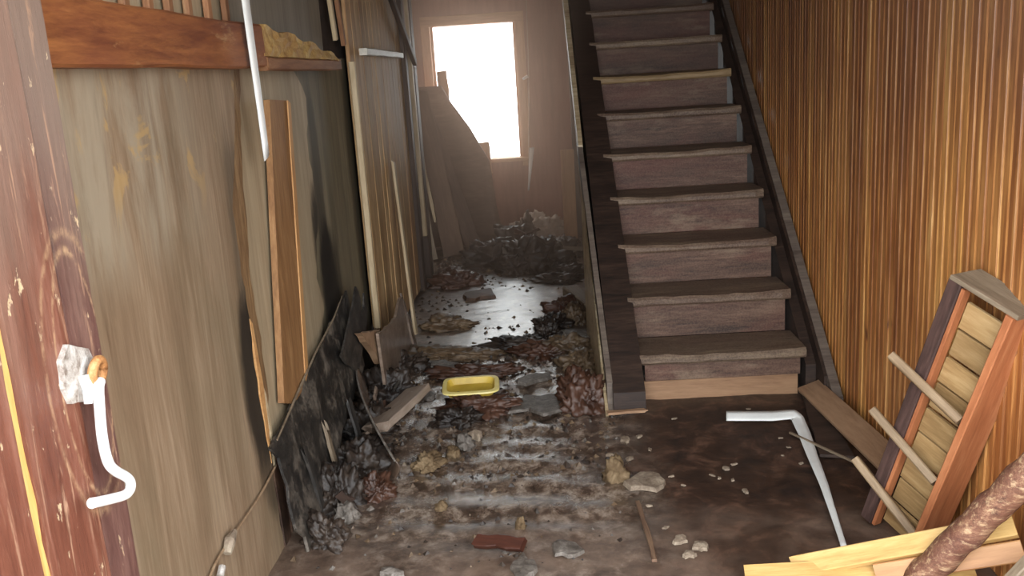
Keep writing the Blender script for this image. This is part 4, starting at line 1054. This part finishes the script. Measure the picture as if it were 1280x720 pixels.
for i, (nm, lb, gr, mt, x, y, w, d, t) in enumerate(fl):
    tag(flake(nm, mt, x, y, w, d, t, 70 + i), lb, 'debris', gr)
cr = [(0.62, 3.26, .045), (0.625, 3.15, .03), (0.65, 3.05, .045), (0.90, 3.43, .025), (0.91, 3.28, .028), (0.77, 3.76, .03), (0.89, 3.52, .025), (0.56, 3.20, .03), (0.27, 3.57, .07), (0.33, 3.62, .05), (0.36, 3.48, .03), (0.66, 3.30, .03), (0.58, 3.17, .03), (0.20, 3.44, .05), (0.27, 3.38, .05), (0.86, 3.36, .02), (0.44, 3.12, .025), (0.41, 3.20, .03), (0.30, 2.98, .03), (0.335, 2.80, .03), (0.50, 3.78, .03), (0.83, 3.83, .03)]
for i, (x, y, w) in enumerate(cr):
    tag(flake('plaster_crumb', M_PLASTER, x, y, w * 0.9, w * 0.55, w * 0.16, 200 + i), 'small pale plaster crumb scattered on the dark floor before the stairs', 'debris', 'plaster crumbs before the stairs')
tag(board('red_shard', M_REDWOOD, None, (-0.315, 2.735, 0.020), (-0.125, 2.685, 0.024), 0.040, 0.026, (0.2, 0.75, 0.6), seg=6, seed=9, jag=(0.04, 0.02), wob=0.004), 'wet red-brown wood shard lying on the near floor', 'shard')
tag(board('timber_block', M_GREYWOOD, None, (0.245, 5.55, 0.05), (0.12, 6.02, 0.05), 0.10, 0.07, (1, 0.2, 0), seg=3, seed=10), 'short grey timber block lying beside the left stringer', 'block')
tag(board('timber_offcut', M_REDWOOD, None, (0.06, 5.62, 0.03), (0.24, 5.72, 0.035), 0.06, 0.045, (0, 1, 0.1), seg=3, seed=11), 'small reddish offcut just before the grey timber block', 'block')
tag(board('foot_chip', M_TANBOARD, None, (0.21, 3.835, 0.012), (0.40, 3.845, 0.012), 0.03, 0.012, (0, 1, 0), seg=4, seed=12, jag=(0.02, 0.03), wob=0.004), 'thin tan chip lying across the foot of the left stringer', 'chip')
tag(board('floor_stick', M_LEAN, None, (0.272, 2.58, 0.008), (0.262, 2.98, 0.008), 0.016, 0.010, (1, 0, 0), seg=6, seed=13, wob=0.003), 'thin dark stick lying lengthwise on the near floor', 'stick')
rnd = random.Random(77)
for i in range(16):
    a, r = rnd.uniform(0, 6.28), rnd.uniform(0.05, 0.42)
    x, y = -0.2 + r * math.cos(a), 7.35 + 0.9 * r * math.sin(a)
    d = Vector((rnd.uniform(-1, 1), rnd.uniform(-1, 1), rnd.uniform(-0.2, 0.45))).normalized() * rnd.uniform(0.08, 0.2)
    c = Vector((x, y, 0.06 + 0.20 * max(0, 1 - r / 0.42)))
    tag(board('heap_splinter', rnd.choice([M_LEAN, M_REDWOOD, M_WETBOARD, M_CHARWOOD, M_GREYWOOD]), None, c - d / 2, c + d / 2, rnd.uniform(0.02, 0.05), 0.012, (rnd.uniform(-1, 1), rnd.uniform(-1, 1), 0.7), seg=2, seed=i + 300, jag=(0.02, 0.03)), 'broken wood splinter sticking out of the rubble heap below the window', 'splinter', 'splinters in the heap below the window')

def crumbs():
    """Countless bits of char and plaster trodden into the floor: one object."""
    rnd = random.Random(5)
    sets = {M_CHAR: ([], []), M_CLAY: ([], []), M_GREYPL: ([], [])}
    for i in range(5200):
        x = rnd.uniform(-0.92, 0.24); y = 2.6 + 5.9 * rnd.random() ** 0.9
        if n3(x * 1.7, y * 1.5, 31) < -0.05 and rnd.random() < 0.8: continue
        if y < 3.2 and x > -0.7 and rnd.random() < 0.7: continue
        if ((x + 0.33) / 0.7) ** 2 + ((y - 5.95) / 1.1) ** 2 < 1 and rnd.random() < 0.72: continue
        s = rnd.uniform(0.004, 0.017) * (1.3 if y > 4.5 else 1.0)
        mt = rnd.choices([M_CHAR, M_CLAY, M_GREYPL], [6, 3, 1.6])[0]
        vs, fs = sets[mt]
        b = len(vs)
        z = floor_h(x, y)
        ang = rnd.uniform(0, 6.28)
        for j in range(4):
            t = ang + j * 1.57 + rnd.uniform(-0.4, 0.4)
            vs.append((x + math.cos(t) * s * rnd.uniform(0.6, 1.5), y + math.sin(t) * s * rnd.uniform(0.6, 1.5), z - 0.003))
        vs.append((x + rnd.uniform(-1, 1) * s * 0.4, y + rnd.uniform(-1, 1) * s * 0.4, z + s * rnd.uniform(0.4, 1.0)))
        fs += [(b, b + 1, b + 4), (b + 1, b + 2, b + 4), (b + 2, b + 3, b + 4), (b + 3, b, b + 4)]
    vs, fs, mi = [], [], []
    me = bpy.data.meshes.new('floor_grit')
    for k, (mt, (v, f)) in enumerate(sets.items()):
        o = len(vs); vs += v; fs += [tuple(a + o for a in t) for t in f]; mi += [k] * len(f)
        me.materials.append(mt)
    me.from_pydata(vs, [], fs); me.polygons.foreach_set('material_index', mi); me.update()
    o = _link(bpy.data.objects.new('floor_grit', me), None, I4)
    tag(o, 'countless bits of char and plaster grit strewn over the wet hall floor', 'grit', kind='stuff')
crumbs()

# ------------------------------------------------------------------ haze volume added for the lens glow at the window end
def haze():
    m = bpy.data.materials.new('glare_haze'); m.use_nodes = True
    nt = m.node_tree; nt.nodes.remove(nt.nodes['Principled BSDF'])
    v = N(nt, 'ShaderNodeVolumePrincipled')
    v.inputs['Color'].default_value = (1.0, 0.68, 0.51, 1)
    v.inputs['Density'].default_value = 0.15
    v.inputs['Anisotropy'].default_value = 0.55
    nt.links.new(v.outputs[0], nt.nodes['Material Output'].inputs['Volume'])
    o = box('glare', m, None, -1.16, 1.2, 5.2, 8.76, 0.0, 2.6)
    tag(o, 'thin smoke haze added in the hall for the lens glow of the bright window', 'glare', kind='stuff')
haze()
